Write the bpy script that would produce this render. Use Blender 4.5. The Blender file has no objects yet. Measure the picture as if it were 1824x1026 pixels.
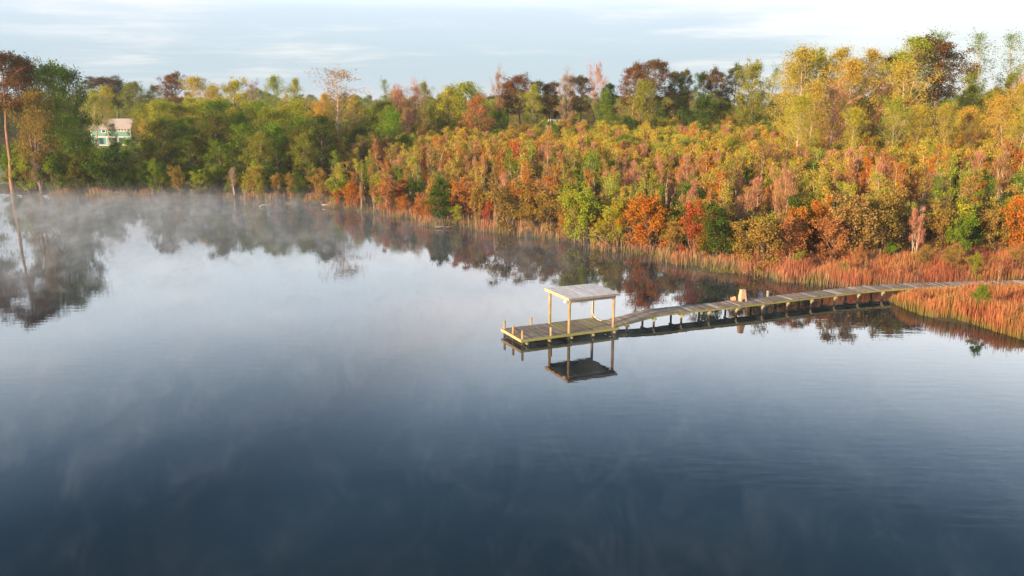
import bpy, math, random
import numpy as np
from mathutils import Vector, Matrix

# ------------------------------------------------------------------ camera, world, sun, exposure
scn = bpy.context.scene
COL = scn.collection
FPX, YH, CAMH = 1500.0, 183.0, 16.0
TILT = math.atan((513 - YH) / FPX)
cd = bpy.data.cameras.new('camera')
cam = bpy.data.objects.new('camera', cd); COL.objects.link(cam)
cam.location = (0, 0, CAMH)
cam.rotation_euler = (math.pi / 2 - TILT, 0, 0)
cd.sensor_width = 36.0
cd.lens = FPX / 1824 * 36.0
cd.clip_start = 0.5; cd.clip_end = 9000
scn.camera = cam

SUN_EL = math.radians(12.0)
TRAV = Vector((0.79, 0.61)).normalized()              # horizontal direction the sunlight travels
sund = Vector((-TRAV.x * math.cos(SUN_EL), -TRAV.y * math.cos(SUN_EL), math.sin(SUN_EL)))
sl = bpy.data.lights.new('sun', 'SUN'); sl.energy = 5.0; sl.angle = math.radians(0.6); sl.color = (1.0, 0.71, 0.42)
sun = bpy.data.objects.new('sun', sl); COL.objects.link(sun)
sun.rotation_euler = sund.to_track_quat('Z', 'Y').to_euler()

world = bpy.data.worlds.new('World'); scn.world = world; world.use_nodes = True
wn = world.node_tree; wn.nodes.clear()
def N(t, kind, **kw):
    n = t.nodes.new(kind)
    for k, v in kw.items():
        if k.startswith('i_'):
            key = k[2:].replace('_', ' ')
            n.inputs[int(key) if key.isdigit() else key].default_value = v
        else: setattr(n, k, v)
    return n
def math_(t, op, a, b=None, c=None, clamp=False):
    n = t.nodes.new('ShaderNodeMath'); n.operation = op; n.use_clamp = clamp
    for i, v in enumerate((a, b, c)):
        if v is None: continue
        if isinstance(v, (int, float)): n.inputs[i].default_value = v
        else: t.links.new(v, n.inputs[i])
    return n.outputs[0]
def mixc(t, fac, a, b, blend='MIX'):
    n = t.nodes.new('ShaderNodeMix'); n.data_type = 'RGBA'; n.blend_type = blend
    for i, v in ((0, fac), (6, a), (7, b)):
        if isinstance(v, (int, float)): n.inputs[i].default_value = v
        elif isinstance(v, tuple): n.inputs[i].default_value = (*v[:3], 1)
        else: t.links.new(v, n.inputs[i])
    return n.outputs[2]
def maprange(t, v, a, b, c=0.0, d=1.0, smooth=True):
    n = t.nodes.new('ShaderNodeMapRange'); n.interpolation_type = 'SMOOTHSTEP' if smooth else 'LINEAR'
    t.links.new(v, n.inputs[0])
    for i, x in enumerate((a, b, c, d)): n.inputs[i + 1].default_value = x
    return n.outputs[0]

sky = N(wn, 'ShaderNodeTexSky', sky_type='NISHITA', sun_disc=False, sun_elevation=SUN_EL,
        sun_rotation=math.atan2(-TRAV.x, -TRAV.y) % (2 * math.pi), air_density=1.0, dust_density=0.6, ozone_density=1.0)
tc = N(wn, 'ShaderNodeTexCoord')
sep = N(wn, 'ShaderNodeSeparateXYZ'); wn.links.new(tc.outputs['Generated'], sep.inputs[0])
den = math_(wn, 'ADD', math_(wn, 'MAXIMUM', sep.outputs[2], 0.0), 0.055)
cx = math_(wn, 'DIVIDE', sep.outputs[0], den); cy = math_(wn, 'DIVIDE', sep.outputs[1], den)
cmb = N(wn, 'ShaderNodeCombineXYZ'); wn.links.new(cx, cmb.inputs[0]); wn.links.new(cy, cmb.inputs[1])
def cloudnoise(scale, detail, rough, sx, sy, off):
    mp = N(wn, 'ShaderNodeMapping'); wn.links.new(cmb.outputs[0], mp.inputs[0])
    mp.inputs['Scale'].default_value = (sx, sy, 1); mp.inputs['Location'].default_value = (off, off * .7, 0)
    mp.inputs['Rotation'].default_value = (0, 0, 0.12)
    n = N(wn, 'ShaderNodeTexNoise', i_Scale=scale, i_Detail=detail, i_Roughness=rough, i_Distortion=0.25)
    wn.links.new(mp.outputs[0], n.inputs['Vector']); return n.outputs['Fac']
c_big = cloudnoise(0.16, 3, .5, 1.0, .9, 4.1)
c_mid = cloudnoise(0.75, 7, .62, 0.8, 1.0, 11.3)
c_str = cloudnoise(1.8, 6, .6, .7, 1.25, 2.7)
clsum = math_(wn, 'ADD', math_(wn, 'MULTIPLY', c_big, 0.9), math_(wn, 'ADD', math_(wn, 'MULTIPLY', c_mid, .75), math_(wn, 'MULTIPLY', c_str, .22)))
bank = maprange(wn, math_(wn, 'ADD', sep.outputs[0], math_(wn, 'MULTIPLY', sep.outputs[2], 1.6)), .12, .62, 0.0, .42)     # cloud bank thickening to the right
cover = maprange(wn, math_(wn, 'ADD', clsum, bank), 0.90, 1.20)
rmp = wn.nodes.new('ShaderNodeValToRGB'); rmp.color_ramp.interpolation = 'LINEAR'
wn.links.new(sep.outputs[2], rmp.inputs[0])
stops = [(0.0, (.29, .37, .43)), (.05, (.31, .39, .45)), (.10, (.40, .47, .54)), (.145, (.74, .82, .90)), (.18, (1.12, 1.24, 1.34)), (.235, (1.08, 1.24, 1.40)), (.295, (.66, .84, 1.04)), (.36, (.26, .42, .64)), (.42, (.085, .18, .32)), (.6, (.025, .06, .115)), (1.0, (.05, .09, .17))]
el = rmp.color_ramp.elements
el[0].position, el[0].color = stops[0][0], (*stops[0][1], 1); el[1].position, el[1].color = stops[-1][0], (*stops[-1][1], 1)
for p_, c_ in stops[1:-1]:
    e_ = el.new(p_); e_.color = (*c_, 1)
veilc = N(wn, 'ShaderNodeVectorMath', operation='SCALE'); wn.links.new(rmp.outputs[0], veilc.inputs[0]); veilc.inputs['Scale'].default_value = 10.0
veil = mixc(wn, 0.93, sky.outputs[0], veilc.outputs[0])           # bright high haze, thinning to blue overhead
cb_ = mixc(wn, maprange(wn, c_mid, .35, .7), (1.24, 1.10, 1.06), (1.52, 1.28, 1.14))
cb2 = mixc(wn, maprange(wn, bank, .12, .42), cb_, mixc(wn, maprange(wn, sep.outputs[2], .14, .30), (1.50, 1.30, 1.16), (2.1, 1.9, 1.75)))
cloudcol = mixc(wn, 1.0, veil, cb2, 'MULTIPLY')
skyout = mixc(wn, math_(wn, 'MULTIPLY', cover, 0.9), veil, cloudcol)
bg = N(wn, 'ShaderNodeBackground', i_Strength=0.082)
wn.links.new(skyout, bg.inputs[0])
wo = N(wn, 'ShaderNodeOutputWorld'); wn.links.new(bg.outputs[0], wo.inputs[0])

scn.view_settings.view_transform = 'Standard'; scn.view_settings.look = 'None'
scn.view_settings.exposure = 1.2; scn.view_settings.gamma = 1.0; scn.view_settings.use_curve_mapping = False
scn.render.engine = 'CYCLES'
scn.cycles.use_denoising = True
scn.cycles.max_bounces = 6; scn.cycles.diffuse_bounces = 2; scn.cycles.glossy_bounces = 3
scn.cycles.transmission_bounces = 3; scn.cycles.transparent_max_bounces = 8; scn.cycles.volume_bounces = 0
scn.cycles.volume_max_steps = 128

# ------------------------------------------------------------------ helpers
random.seed(5)
def ray(px, py):
    dx = (px - 912) / FPX; dy = -(py - 513) / FPX
    return Vector((dx, math.cos(TILT) + dy * math.sin(TILT), -math.sin(TILT) + dy * math.cos(TILT)))
def at(px, py, z=0.0):
    d = ray(px, py); return Vector((0, 0, CAMH)) + d * ((z - CAMH) / d.z)
def atD(px, py, D):
    d = ray(px, py); return Vector((0, 0, CAMH)) + d * (D / d.y)
def px_of(x, y, z=2.0):
    return 912 + FPX * x / (y * math.cos(TILT) - (z - CAMH) * math.sin(TILT))

def tag(o, label=None, cat=None, group=None, kind=None):
    if label: o['label'] = label
    if cat: o['category'] = cat
    if group: o['group'] = group
    if kind: o['kind'] = kind
    return o
def link(name, me, parent=None, mat=None, loc=None):
    o = bpy.data.objects.new(name, me); COL.objects.link(o)
    if parent: o.parent = parent
    if loc is not None: o.location = loc
    if mat is not None and not me.materials: me.materials.append(mat)
    return o
def empty(name, loc=(0, 0, 0), rz=0.0, sc=(1, 1, 1)):
    o = bpy.data.objects.new(name, None); COL.objects.link(o)
    o.location = loc; o.rotation_euler = (0, 0, rz); o.scale = sc; o.empty_display_size = .2
    return o
def mesh_np(name, V, F, mat=None, smooth=False):
    V = np.asarray(V, dtype=np.float32); F = np.asarray(F, dtype=np.int32)
    me = bpy.data.meshes.new(name)
    n, k = F.shape
    me.vertices.add(len(V)); me.vertices.foreach_set('co', V.ravel())
    me.loops.add(n * k); me.loops.foreach_set('vertex_index', F.ravel())
    me.polygons.add(n); me.polygons.foreach_set('loop_start', np.arange(0, n * k, k, dtype=np.int32))
    if smooth: me.polygons.foreach_set('use_smooth', np.ones(n, dtype=bool))
    me.update(calc_edges=True)
    if mat is not None: me.materials.append(mat)
    return me
class MB:
    """collects boxes, tubes and free polygons into ONE mesh"""
    def __init__(s): s.V = []; s.F = []
    def add(s, vs, fs):
        b = len(s.V); s.V += [tuple(v) for v in vs]; s.F += [tuple(b + i for i in f) for f in fs]; return s
    def box(s, c, d, rz=0.0, taper=1.0, jit=0.0):
        vs = []
        for z in (-1, 1):
            k = taper if z > 0 else 1
            for x, y in ((-1, -1), (1, -1), (1, 1), (-1, 1)):
                X = x * d[0] / 2 * k + random.uniform(-jit, jit); Y = y * d[1] / 2 * k + random.uniform(-jit, jit)
                vs.append((c[0] + X * math.cos(rz) - Y * math.sin(rz), c[1] + X * math.sin(rz) + Y * math.cos(rz), c[2] + z * d[2] / 2))
        return s.add(vs, [(3, 2, 1, 0), (4, 5, 6, 7), (0, 1, 5, 4), (1, 2, 6, 5), (2, 3, 7, 6), (3, 0, 4, 7)])
    def bar(s, a, b, w, h, up=(0, 0, 1)):
        a = Vector(a); b = Vector(b); d = (b - a).normalized(); sx = d.cross(Vector(up)).normalized(); uz = sx.cross(d)
        vs = [p + sx * (i * w / 2) + uz * (j * h / 2) for p in (a, b) for i, j in ((-1, -1), (1, -1), (1, 1), (-1, 1))]
        return s.add(vs, [(3, 2, 1, 0), (4, 5, 6, 7), (0, 1, 5, 4), (1, 2, 6, 5), (2, 3, 7, 6), (3, 0, 4, 7)])
    def tube(s, pts, rad, n=6, cap=True):
        pts = [Vector(p) for p in pts]; rings = []
        for i, p in enumerate(pts):
            d = (pts[min(i + 1, len(pts) - 1)] - pts[max(i - 1, 0)]).normalized()
            ref = Vector((1, 0, 0)) if abs(d.x) < .8 else Vector((0, 1, 0))
            u = d.cross(ref).normalized(); v = d.cross(u)
            r = rad[i] if hasattr(rad, '__len__') else rad
            rings.append([p + (u * math.cos(2 * math.pi * k / n) + v * math.sin(2 * math.pi * k / n)) * r for k in range(n)])
        vs = [q for r in rings for q in r]
        fs = [(i * n + k, i * n + (k + 1) % n, (i + 1) * n + (k + 1) % n, (i + 1) * n + k) for i in range(len(pts) - 1) for k in range(n)]
        if cap: fs += [tuple(range(n - 1, -1, -1)), tuple((len(pts) - 1) * n + k for k in range(n))]
        return s.add(vs, fs)
    def lathe(s, prof, n=12, c=(0, 0, 0)):
        vs = [(c[0] + r * math.cos(2 * math.pi * k / n), c[1] + r * math.sin(2 * math.pi * k / n), c[2] + z) for r, z in prof for k in range(n)]
        fs = [(i * n + k, i * n + (k + 1) % n, (i + 1) * n + (k + 1) % n, (i + 1) * n + k) for i in range(len(prof) - 1) for k in range(n)]
        return s.add(vs, fs)
    def mesh(s, name, mat=None, smooth=False):
        me = bpy.data.meshes.new(name); me.from_pydata(s.V, [], s.F); me.update()
        if smooth:
            for p in me.polygons: p.use_smooth = True
        if mat is not None: me.materials.append(mat)
        return me
    def build(s, name, mat, parent=None, smooth=False, loc=None):
        return link(name, s.mesh(name, mat, smooth), parent, None, loc)

# ------------------------------------------------------------------ materials
def newmat(name):
    m = bpy.data.materials.new(name); m.use_nodes = True; t = m.node_tree; t.nodes.clear()
    out = t.nodes.new('ShaderNodeOutputMaterial'); return m, t, out
def leafmat(name, ca, cb, cc=None, trans=0.3, clump=0.6):
    m, t, out = newmat(name)
    g = N(t, 'ShaderNodeNewGeometry'); oi = N(t, 'ShaderNodeObjectInfo'); co = N(t, 'ShaderNodeTexCoord')
    add = N(t, 'ShaderNodeVectorMath', operation='ADD'); t.links.new(co.outputs['Object'], add.inputs[0])
    cv = N(t, 'ShaderNodeCombineXYZ'); t.links.new(math_(t, 'MULTIPLY', oi.outputs['Random'], 90.0), cv.inputs[0]); t.links.new(cv.outputs[0], add.inputs[1])
    nz = N(t, 'ShaderNodeTexNoise', i_Scale=clump, i_Detail=2.0); t.links.new(add.outputs[0], nz.inputs['Vector'])
    f = math_(t, 'ADD', math_(t, 'MULTIPLY', g.outputs['Random Per Island'], 0.6), math_(t, 'MULTIPLY', maprange(t, nz.outputs['Fac'], .35, .65), .5), clamp=True)
    c = mixc(t, f, ca, cb)
    if cc: c = mixc(t, maprange(t, math_(t, 'ADD', math_(t, 'MULTIPLY', oi.outputs['Random'], .5), math_(t, 'MULTIPLY', nz.outputs['Fac'], .8)), .5, .95), c, cc)
    hs = N(t, 'ShaderNodeHueSaturation', i_Saturation=1.05); t.links.new(c, hs.inputs['Color'])
    t.links.new(math_(t, 'ADD', math_(t, 'MULTIPLY', oi.outputs['Random'], .024), .488), hs.inputs['Hue'])
    t.links.new(math_(t, 'ADD', math_(t, 'MULTIPLY', g.outputs['Random Per Island'], .5), .84), hs.inputs['Value'])
    d = N(t, 'ShaderNodeBsdfDiffuse'); tr = N(t, 'ShaderNodeBsdfTranslucent'); mx = N(t, 'ShaderNodeMixShader', i_0=trans)
    t.links.new(hs.outputs[0], d.inputs[0]); t.links.new(hs.outputs[0], tr.inputs[0])
    t.links.new(d.outputs[0], mx.inputs[1]); t.links.new(tr.outputs[0], mx.inputs[2]); t.links.new(mx.outputs[0], out.inputs[0])
    return m
LM = dict(
    gold=leafmat('leaf_gold', (.43, .32, .055), (.35, .34, .065), (.48, .28, .07)),
    lime=leafmat('leaf_lime', (.29, .33, .045), (.20, .27, .04), (.38, .31, .05)),
    green=leafmat('leaf_green', (.085, .175, .022), (.16, .23, .03), (.25, .22, .04)),
    bright=leafmat('leaf_bright_green', (.09, .20, .02), (.15, .26, .03), (.20,.24,.03)),
    dark=leafmat('leaf_dark_green', (.035, .085, .018), (.075, .12, .022), (.13, .11, .025)),
    pine=leafmat('pine_needles', (.06, .065, .022), (.12, .07, .03), (.16, .065, .03), trans=.1),
    rust=leafmat('leaf_rust', (.32, .15, .06), (.42, .22, .09), (.28, .19, .07)),
    orange=leafmat('leaf_orange', (.42, .17, .04), (.36, .20, .045), (.45, .14, .04)),
    olive=leafmat('leaf_olive', (.22, .16, .045), (.28, .22, .06), (.32, .19, .06)),
    pink=leafmat('twig_pink', (.36, .18, .105), (.44, .24, .15), (.30, .16, .08), trans=.1),
    bare=leafmat('twig_grey', (.38, .28, .20), (.26, .19, .15), trans=.05),
    pinkgold=leafmat('leaf_pinkish_gold', (.40, .26, .14), (.34, .26, .10), (.44, .22, .13)),
    red=leafmat('leaf_red', (.38, .07, .04), (.45, .13, .06), (.30,.10,.05)),
    yellow=leafmat('leaf_yellow', (.44, .34, .05), (.36, .33, .05)),
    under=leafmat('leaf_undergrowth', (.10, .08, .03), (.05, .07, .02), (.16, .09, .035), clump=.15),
)
def woodmat(name, ca, cb, scale=(2, 2, 12), rand=0.35, moss=None, bump=.4, lo=.35, hi=.7, wet=None):
    m, t, out = newmat(name)
    co = N(t, 'ShaderNodeTexCoord'); oi = N(t, 'ShaderNodeObjectInfo')
    mp = N(t, 'ShaderNodeMapping'); mp.inputs['Scale'].default_value = scale
    add = N(t, 'ShaderNodeVectorMath', operation='ADD'); cv = N(t, 'ShaderNodeCombineXYZ')
    t.links.new(math_(t, 'MULTIPLY', oi.outputs['Random'], 77.0), cv.inputs[0]); t.links.new(math_(t, 'MULTIPLY', oi.outputs['Random'], 31.0), cv.inputs[1])
    t.links.new(co.outputs['Object'], add.inputs[0]); t.links.new(cv.outputs[0], add.inputs[1]); t.links.new(add.outputs[0], mp.inputs[0])
    nz = N(t, 'ShaderNodeTexNoise', i_Scale=1.0, i_Detail=6.0, i_Roughness=.65); t.links.new(mp.outputs[0], nz.inputs['Vector'])
    c = mixc(t, maprange(t, nz.outputs['Fac'], lo, hi), ca, cb)
    if moss:
        nm = N(t, 'ShaderNodeTexNoise', i_Scale=1.3, i_Detail=5.0); t.links.new(co.outputs['Object'], nm.inputs['Vector'])
        n2 = math_(t, 'ADD', nm.outputs['Fac'], math_(t, 'MULTIPLY', math_(t, 'SUBTRACT', oi.outputs['Random'], .5), .25))
        c = mixc(t, maprange(t, n2, moss[1], moss[2]), c, moss[0])
    if wet is not None:      # waterline stain on piles (world height)
        g = N(t, 'ShaderNodeNewGeometry'); sp = N(t, 'ShaderNodeSeparateXYZ'); t.links.new(g.outputs['Position'], sp.inputs[0])
        c = mixc(t, maprange(t, sp.outputs[2], wet, wet + .12, .0, 1.0), (.035, .028, .022), c)
    hs = N(t, 'ShaderNodeHueSaturation'); t.links.new(c, hs.inputs['Color'])
    t.links.new(math_(t, 'ADD', math_(t, 'MULTIPLY', oi.outputs['Random'], rand * 2), 1 - rand), hs.inputs['Value'])
    p = N(t, 'ShaderNodeBsdfPrincipled', i_Roughness=.85); p.inputs['Specular IOR Level'].default_value = .25
    t.links.new(hs.outputs[0], p.inputs['Base Color'])
    b = N(t, 'ShaderNodeBump', i_Strength=bump, i_Distance=.01); t.links.new(nz.outputs['Fac'], b.inputs['Height']); t.links.new(b.outputs[0], p.inputs['Normal'])
    t.links.new(p.outputs[0], out.inputs[0]); return m
def plainmat(name, c, rough=.7, var=.12, scale=3.0, metal=0.0):
    m, t, out = newmat(name)
    co = N(t, 'ShaderNodeTexCoord'); nz = N(t, 'ShaderNodeTexNoise', i_Scale=scale, i_Detail=5.0); t.links.new(co.outputs['Object'], nz.inputs['Vector'])
    cc = mixc(t, nz.outputs['Fac'], tuple(x * (1 - var * 1.6) for x in c), tuple(min(1, x * (1 + var * 1.6)) for x in c))
    p = N(t, 'ShaderNodeBsdfPrincipled', i_Roughness=rough, i_Metallic=metal); t.links.new(cc, p.inputs['Base Color']); t.links.new(p.outputs[0], out.inputs[0]); return m

BARK = dict(
    pale=woodmat('bark_pale', (.36, .27, .20), (.50, .40, .31), (2, 2, 1), .2, bump=.2),
    brown=woodmat('bark_brown', (.13, .09, .065), (.24, .16, .11), (3, 3, 1), .25, bump=.3),
    pine=woodmat('bark_pine', (.20, .11, .07), (.36, .20, .13), (2, 2, .6), .15, bump=.5),
    dark=woodmat('bark_dark', (.07, .055, .045), (.13, .10, .08), (3, 3, 1), .2, bump=.2),
    dead=woodmat('bark_bleached', (.28, .24, .20), (.46, .40, .34), (6, 6, 3), .15, bump=.2),
)
M_PLANK = woodmat('weathered_deck_planks', (.12, .095, .075), (.30, .25, .21), (14, 1.2, 14), .28, ((.16, .14, .05), .54, .72), .5)
M_PLANK_G = woodmat('mossy_deck_planks', (.13, .105, .06), (.34, .29, .18), (14, 1.2, 14), .22, ((.19, .175, .06), .40, .66), .5)
M_WALK = woodmat('weathered_walk_planks', (.15, .115, .09), (.32, .26, .215), (14, 1.2, 14), .34, ((.14, .13, .06), .56, .72), .5)
M_PALE = woodmat('bleached_walk_planks', (.34, .31, .28), (.48, .45, .42), (14, 1.2, 14), .2, None, .4)
M_FROST = woodmat('frosty_roof_boards', (.40, .39, .39), (.62, .60, .61), (10, 1.0, 10), .10, None, .3)
M_RIM = woodmat('mossy_rim_timber', (.22, .17, .08), (.30, .28, .10), (1.5, 10, 10), .08, ((.26, .26, .06), .42, .66), .4)
M_RIM_SUN = woodmat('sun_tinted_rim_timber', (.52, .33, .16), (.70, .46, .23), (1.5, 10, 10), .08, None, .4)  # brighter, warmer timber: sunlight on the left end boards put into the colour
M_ROOFB = woodmat('roof_fascia_timber', (.24, .20, .16), (.36, .31, .26), (1.5, 10, 10), .12, None, .4)
M_POST = woodmat('round_post_timber', (.25, .165, .095), (.52, .345, .17), (8, 8, 1.0), .14, ((.24, .20, .08), .50, .70), .4, wet=.16)
M_PILE = woodmat('piling_timber', (.24, .19, .12), (.38, .32, .22), (8, 8, 1.0), .12, ((.18, .18, .07), .5, .7), .4, wet=.22)
M_CAP = woodmat('cap_beam_timber', (.20, .17, .09), (.32, .29, .16), (2, 8, 8), .12, ((.18, .20, .06), .45, .65), .4)
M_WHITE = plainmat('white_plastic', (.78, .76, .72), .4, .04)
M_STUMP = plainmat('orange_weathered_wood', (.52, .34, .22), .85, .18, 9)
M_GREYW = woodmat('grey_block_wood', (.22, .19, .16), (.34, .30, .26), (4, 4, 4), .1)
M_BUCKET = plainmat('faded_orange_plastic', (.55, .20, .11), .5, .08)

# ------------------------------------------------------------------ terrain: shoreline and ground height
SH_PX = [(0, 345), (100, 349), (200, 350), (300, 350), (400, 352), (470, 358), (520, 358), (560, 365), (640, 376), (700, 385), (745, 392), (775, 404), (850, 408), (925, 420), (1000, 430), (1060, 444), (1150, 455), (1210, 470),
         (1270, 475), (1350, 490), (1400, 500), (1450, 505), (1520, 518)]
shore = [(-190, -140), (-165, -20), (-150, 60), (-138, 120), (-112, 150)] + [tuple(at(*p).xy) for p in SH_PX] + \
        [(33, 72.2), (34.0, 70.5), (31.6, 68.6), (31.1, 67.2), (31.5, 62.9), (31.7, 60.6), (34.2, 59.6), (35.4, 56.1), (40, 50), (52, 38), (75, 5), (95, -60), (110, -140)]
SHR = np.array(shore)
POLY = np.vstack([SHR, [(4000, -140), (4000, 5000), (-4000, 5000), (-4000, -140)]])
def inside(P, poly):
    x, y = P[:, 0], P[:, 1]; r = np.zeros(len(P), bool); j = len(poly) - 1
    for i in range(len(poly)):
        xi, yi = poly[i]; xj, yj = poly[j]
        c = ((yi > y) != (yj > y)) & (x < (xj - xi) * (y - yi) / ((yj - yi) or 1e-9) + xi); r ^= c; j = i
    return r
def polydist(P, line):
    d = np.full(len(P), 1e9)
    for a, b in zip(line[:-1], line[1:]):
        ab = b - a; tt = np.clip(((P - a) @ ab) / (ab @ ab), 0, 1)
        d = np.minimum(d, np.linalg.norm(P - a - tt[:, None] * ab, axis=1))
    return d
def sdist(P):
    P = np.atleast_2d(np.asarray(P, float)); d = polydist(P, SHR); return np.where(inside(P, POLY), d, -d)
def gh(P):
    P = np.atleast_2d(np.asarray(P, float)); d = sdist(P)
    z = np.interp(d, [-12, -3, 0, 1.5, 8, 40, 120, 400, 2000], [-2.2, -1, -.06, .16, .32, .7, 2.0, 3.2, 6])
    z = z + np.where(d > 1, (np.sin(P[:, 0] * .37) * np.cos(P[:, 1] * .31) * .12), 0)
    return z
def g1(x, y): return float(gh([(x, y)])[0])

def groundmat():
    m, t, out = newmat('forest_floor'); co = N(t, 'ShaderNodeTexCoord')
    a = N(t, 'ShaderNodeTexNoise', i_Scale=.25, i_Detail=8.0, i_Roughness=.6); t.links.new(co.outputs['Object'], a.inputs['Vector'])
    b = N(t, 'ShaderNodeTexNoise', i_Scale=3.0, i_Detail=6.0); t.links.new(co.outputs['Object'], b.inputs['Vector'])
    c = mixc(t, maprange(t, a.outputs['Fac'], .4, .62), (.06, .042, .028), (.06, .07, .025))
    c = mixc(t, math_(t, 'MULTIPLY', b.outputs['Fac'], .6), c, (.13, .085, .05))
    p = N(t, 'ShaderNodeBsdfDiffuse'); t.links.new(c, p.inputs[0])
    t.links.new(p.outputs[0], out.inputs[0]); return m
def axis(a, b, step, lo, hi):
    core = np.arange(a, b + .01, step); l = [a]; s = step
    while l[-1] > lo: s *= 1.35; l.append(l[-1] - s)
    r = [b]; s = step
    while r[-1] < hi: s *= 1.35; r.append(r[-1] + s)
    return np.concatenate([np.array(l[:0:-1]), core, np.array(r[1:])])
gx = axis(-150, 100, 1.6, -3500, 3500); gy = axis(36, 210, 1.6, -138, 4500)
X, Y = np.meshgrid(gx, gy); P = np.stack([X.ravel(), Y.ravel()], 1); Z = gh(P)
nx, ny = len(gx), len(gy)
I = (np.arange(ny - 1)[:, None] * nx + np.arange(nx - 1)[None]).ravel()
F = np.stack([I, I + 1, I + nx + 1, I + nx], 1)
tag(link('ground', mesh_np('ground', np.column_stack([P, Z]), F, groundmat(), True)), kind='structure')

# lake water
def watermat():
    m, t, out = newmat('lake_water'); co = N(t, 'ShaderNodeTexCoord')
    p = N(t, 'ShaderNodeBsdfPrincipled', i_Roughness=.0, i_IOR=1.33); p.inputs['Base Color'].default_value = (.004, .011, .014, 1)
    mp = N(t, 'ShaderNodeMapping'); mp.inputs['Scale'].default_value = (.45, 1.5, 1); mp.inputs['Rotation'].default_value = (0, 0, .12)
    t.links.new(co.outputs['Object'], mp.inputs[0])
    a = N(t, 'ShaderNodeTexNoise', i_Scale=1.3, i_Detail=2.5, i_Roughness=.5); t.links.new(mp.outputs[0], a.inputs['Vector'])
    big = N(t, 'ShaderNodeTexNoise', i_Scale=.035, i_Detail=3.0); t.links.new(mp.outputs[0], big.inputs['Vector'])
    h = math_(t, 'MULTIPLY', a.outputs['Fac'], maprange(t, big.outputs['Fac'], .38, .66, .45, 1.1))
    b = N(t, 'ShaderNodeBump', i_Strength=1.0, i_Distance=.0045); t.links.new(h, b.inputs['Height']); t.links.new(b.outputs[0], p.inputs['Normal'])
    t.links.new(p.outputs[0], out.inputs[0]); return m
tag(link('lake_water', mesh_np('lake_water', [(-3400, -130, 0), (3400, -130, 0), (3400, 3000, 0), (-3400, 3000, 0)], [(0, 1, 2, 3)], watermat())), kind='structure')

# lawns seen through the trees
def lawnpatch(name, cx_, cy_, rx, ry):
    xs = np.linspace(-1, 1, 25); A, B = np.meshgrid(xs, xs)
    r = np.maximum(abs(A), abs(B)) / np.maximum(np.hypot(A, B), 1e-6)
    Px = cx_ + A * r * rx; Py = cy_ + B * r * ry
    PP = np.stack([Px.ravel(), Py.ravel()], 1)
    z = gh(PP) + .22 * (1 - np.maximum(abs(A), abs(B)).ravel() ** 6) - .05
    I = (np.arange(24)[:, None] * 25 + np.arange(24)[None]).ravel()
    tag(link(name, mesh_np(name, np.column_stack([PP, z]), np.stack([I, I + 1, I + 26, I + 25], 1), M_LAWN, True)), kind='structure')
M_LAWN = plainmat('lawn_grass', (.16, .19, .05), .9, .25, .4)
lawnpatch('lawn', -122, 270, 24, 26)
lawnpatch('lawn', -112, 190, 17, 36)

# ------------------------------------------------------------------ dock
E2 = Vector((math.cos(math.radians(24.98)), math.sin(math.radians(24.98)), 0)); ANG = math.radians(24.98)
dock = empty('boat_dock', (.603, 54.49, 0), ANG)
tag(dock, 'low timber boat dock with a flat plank roof on round posts, standing in the lake', 'dock')
L, W, ZT = 7.6, 3.1, .46
plk = []
for v in range(5):
    plk.append(MB().box((0, 0, 0), (.172, W + .04, .038), jit=.004).mesh('plank', M_PLANK))
n = int(L / .182)
rg = random.Random(3)
for i in range(n):
    me = plk[rg.randrange(5)]
    o = bpy.data.objects.new('plank', me); COL.objects.link(o); o.parent = dock
    o.location = (.10 + i * .182, W / 2 + rg.uniform(-.03, .03), ZT - .019 + rg.uniform(-.006, .008))
    o.rotation_euler = (rg.uniform(-.003, .003), rg.uniform(-.015, .015), rg.uniform(-.006, .006))
    o.material_slots[0].link = 'OBJECT'; o.material_slots[0].material = M_PLANK_G if (i > n * .47 or rg.random() < .08) and rg.random() < .85 else M_PLANK
zf = ZT - .10
tag(MB().box((L / 2, -.047, zf), (L + .02, .045, .17)).build('rim_board', M_RIM, dock), 'mossy green rim board')
MB().box((L / 2, W + .047, zf), (L + .02, .045, .17)).build('rim_board', M_RIM, dock)
tag(MB().box((-.025, W / 2, zf + .01), (.045, W + .14, .19)).build('rim_board', M_RIM_SUN, dock), 'sunlit rim board on the open end')  # open end painted brighter than the other rim boards to look sunlit
MB().box((L + .035, W / 2, zf), (.045, W + .14, .17)).build('rim_board', M_RIM, dock)
for k in range(5):
    MB().box((L / 2, .25 + k * .65, ZT - .128), (L - .06, .05, .16)).build('joist', M_CAP, dock)
for k in range(5):
    MB().box((.42 + k * 1.72, W / 2, ZT - .295), (.11, W + .35, .16)).build('cross_beam', M_CAP, dock)
def post(u, v, z0, z1, r, name='post', lab=None):
    o = MB().tube([(u, v, z0), (u, v, (z0 + z1) / 2), (u + .006, v, z1 - .015), (u + .006, v, z1)], [r, r * .99, r * .97, r * .82], 12).build(name, M_POST, dock, True)
    if lab: o['label'] = lab
    return o
for (u, v) in ((.15, .10), (.12, 1.50), (.12, 2.92)): post(u, v, -1.5, ZT + .60, .085, 'mooring_post')
post(2.30, W + .01, -1.5, ZT + .55, .08, 'mooring_post'); post(2.30, .07, -1.5, ZT + .58, .085, 'mooring_post')
ZR = 2.86
RP = ((3.72, .10), (7.28, .10), (3.72, 2.98), (7.28, 2.98))
for (u, v) in RP: post(u, v, -1.5, ZR - .05, .105)
for (u, v) in ((.42, .3), (2.14, .3), (5.58, .1), (5.58, 3.0), (.42, 2.9)): post(u, v, -1.5, ZT - .2, .09, 'piling')
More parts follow.
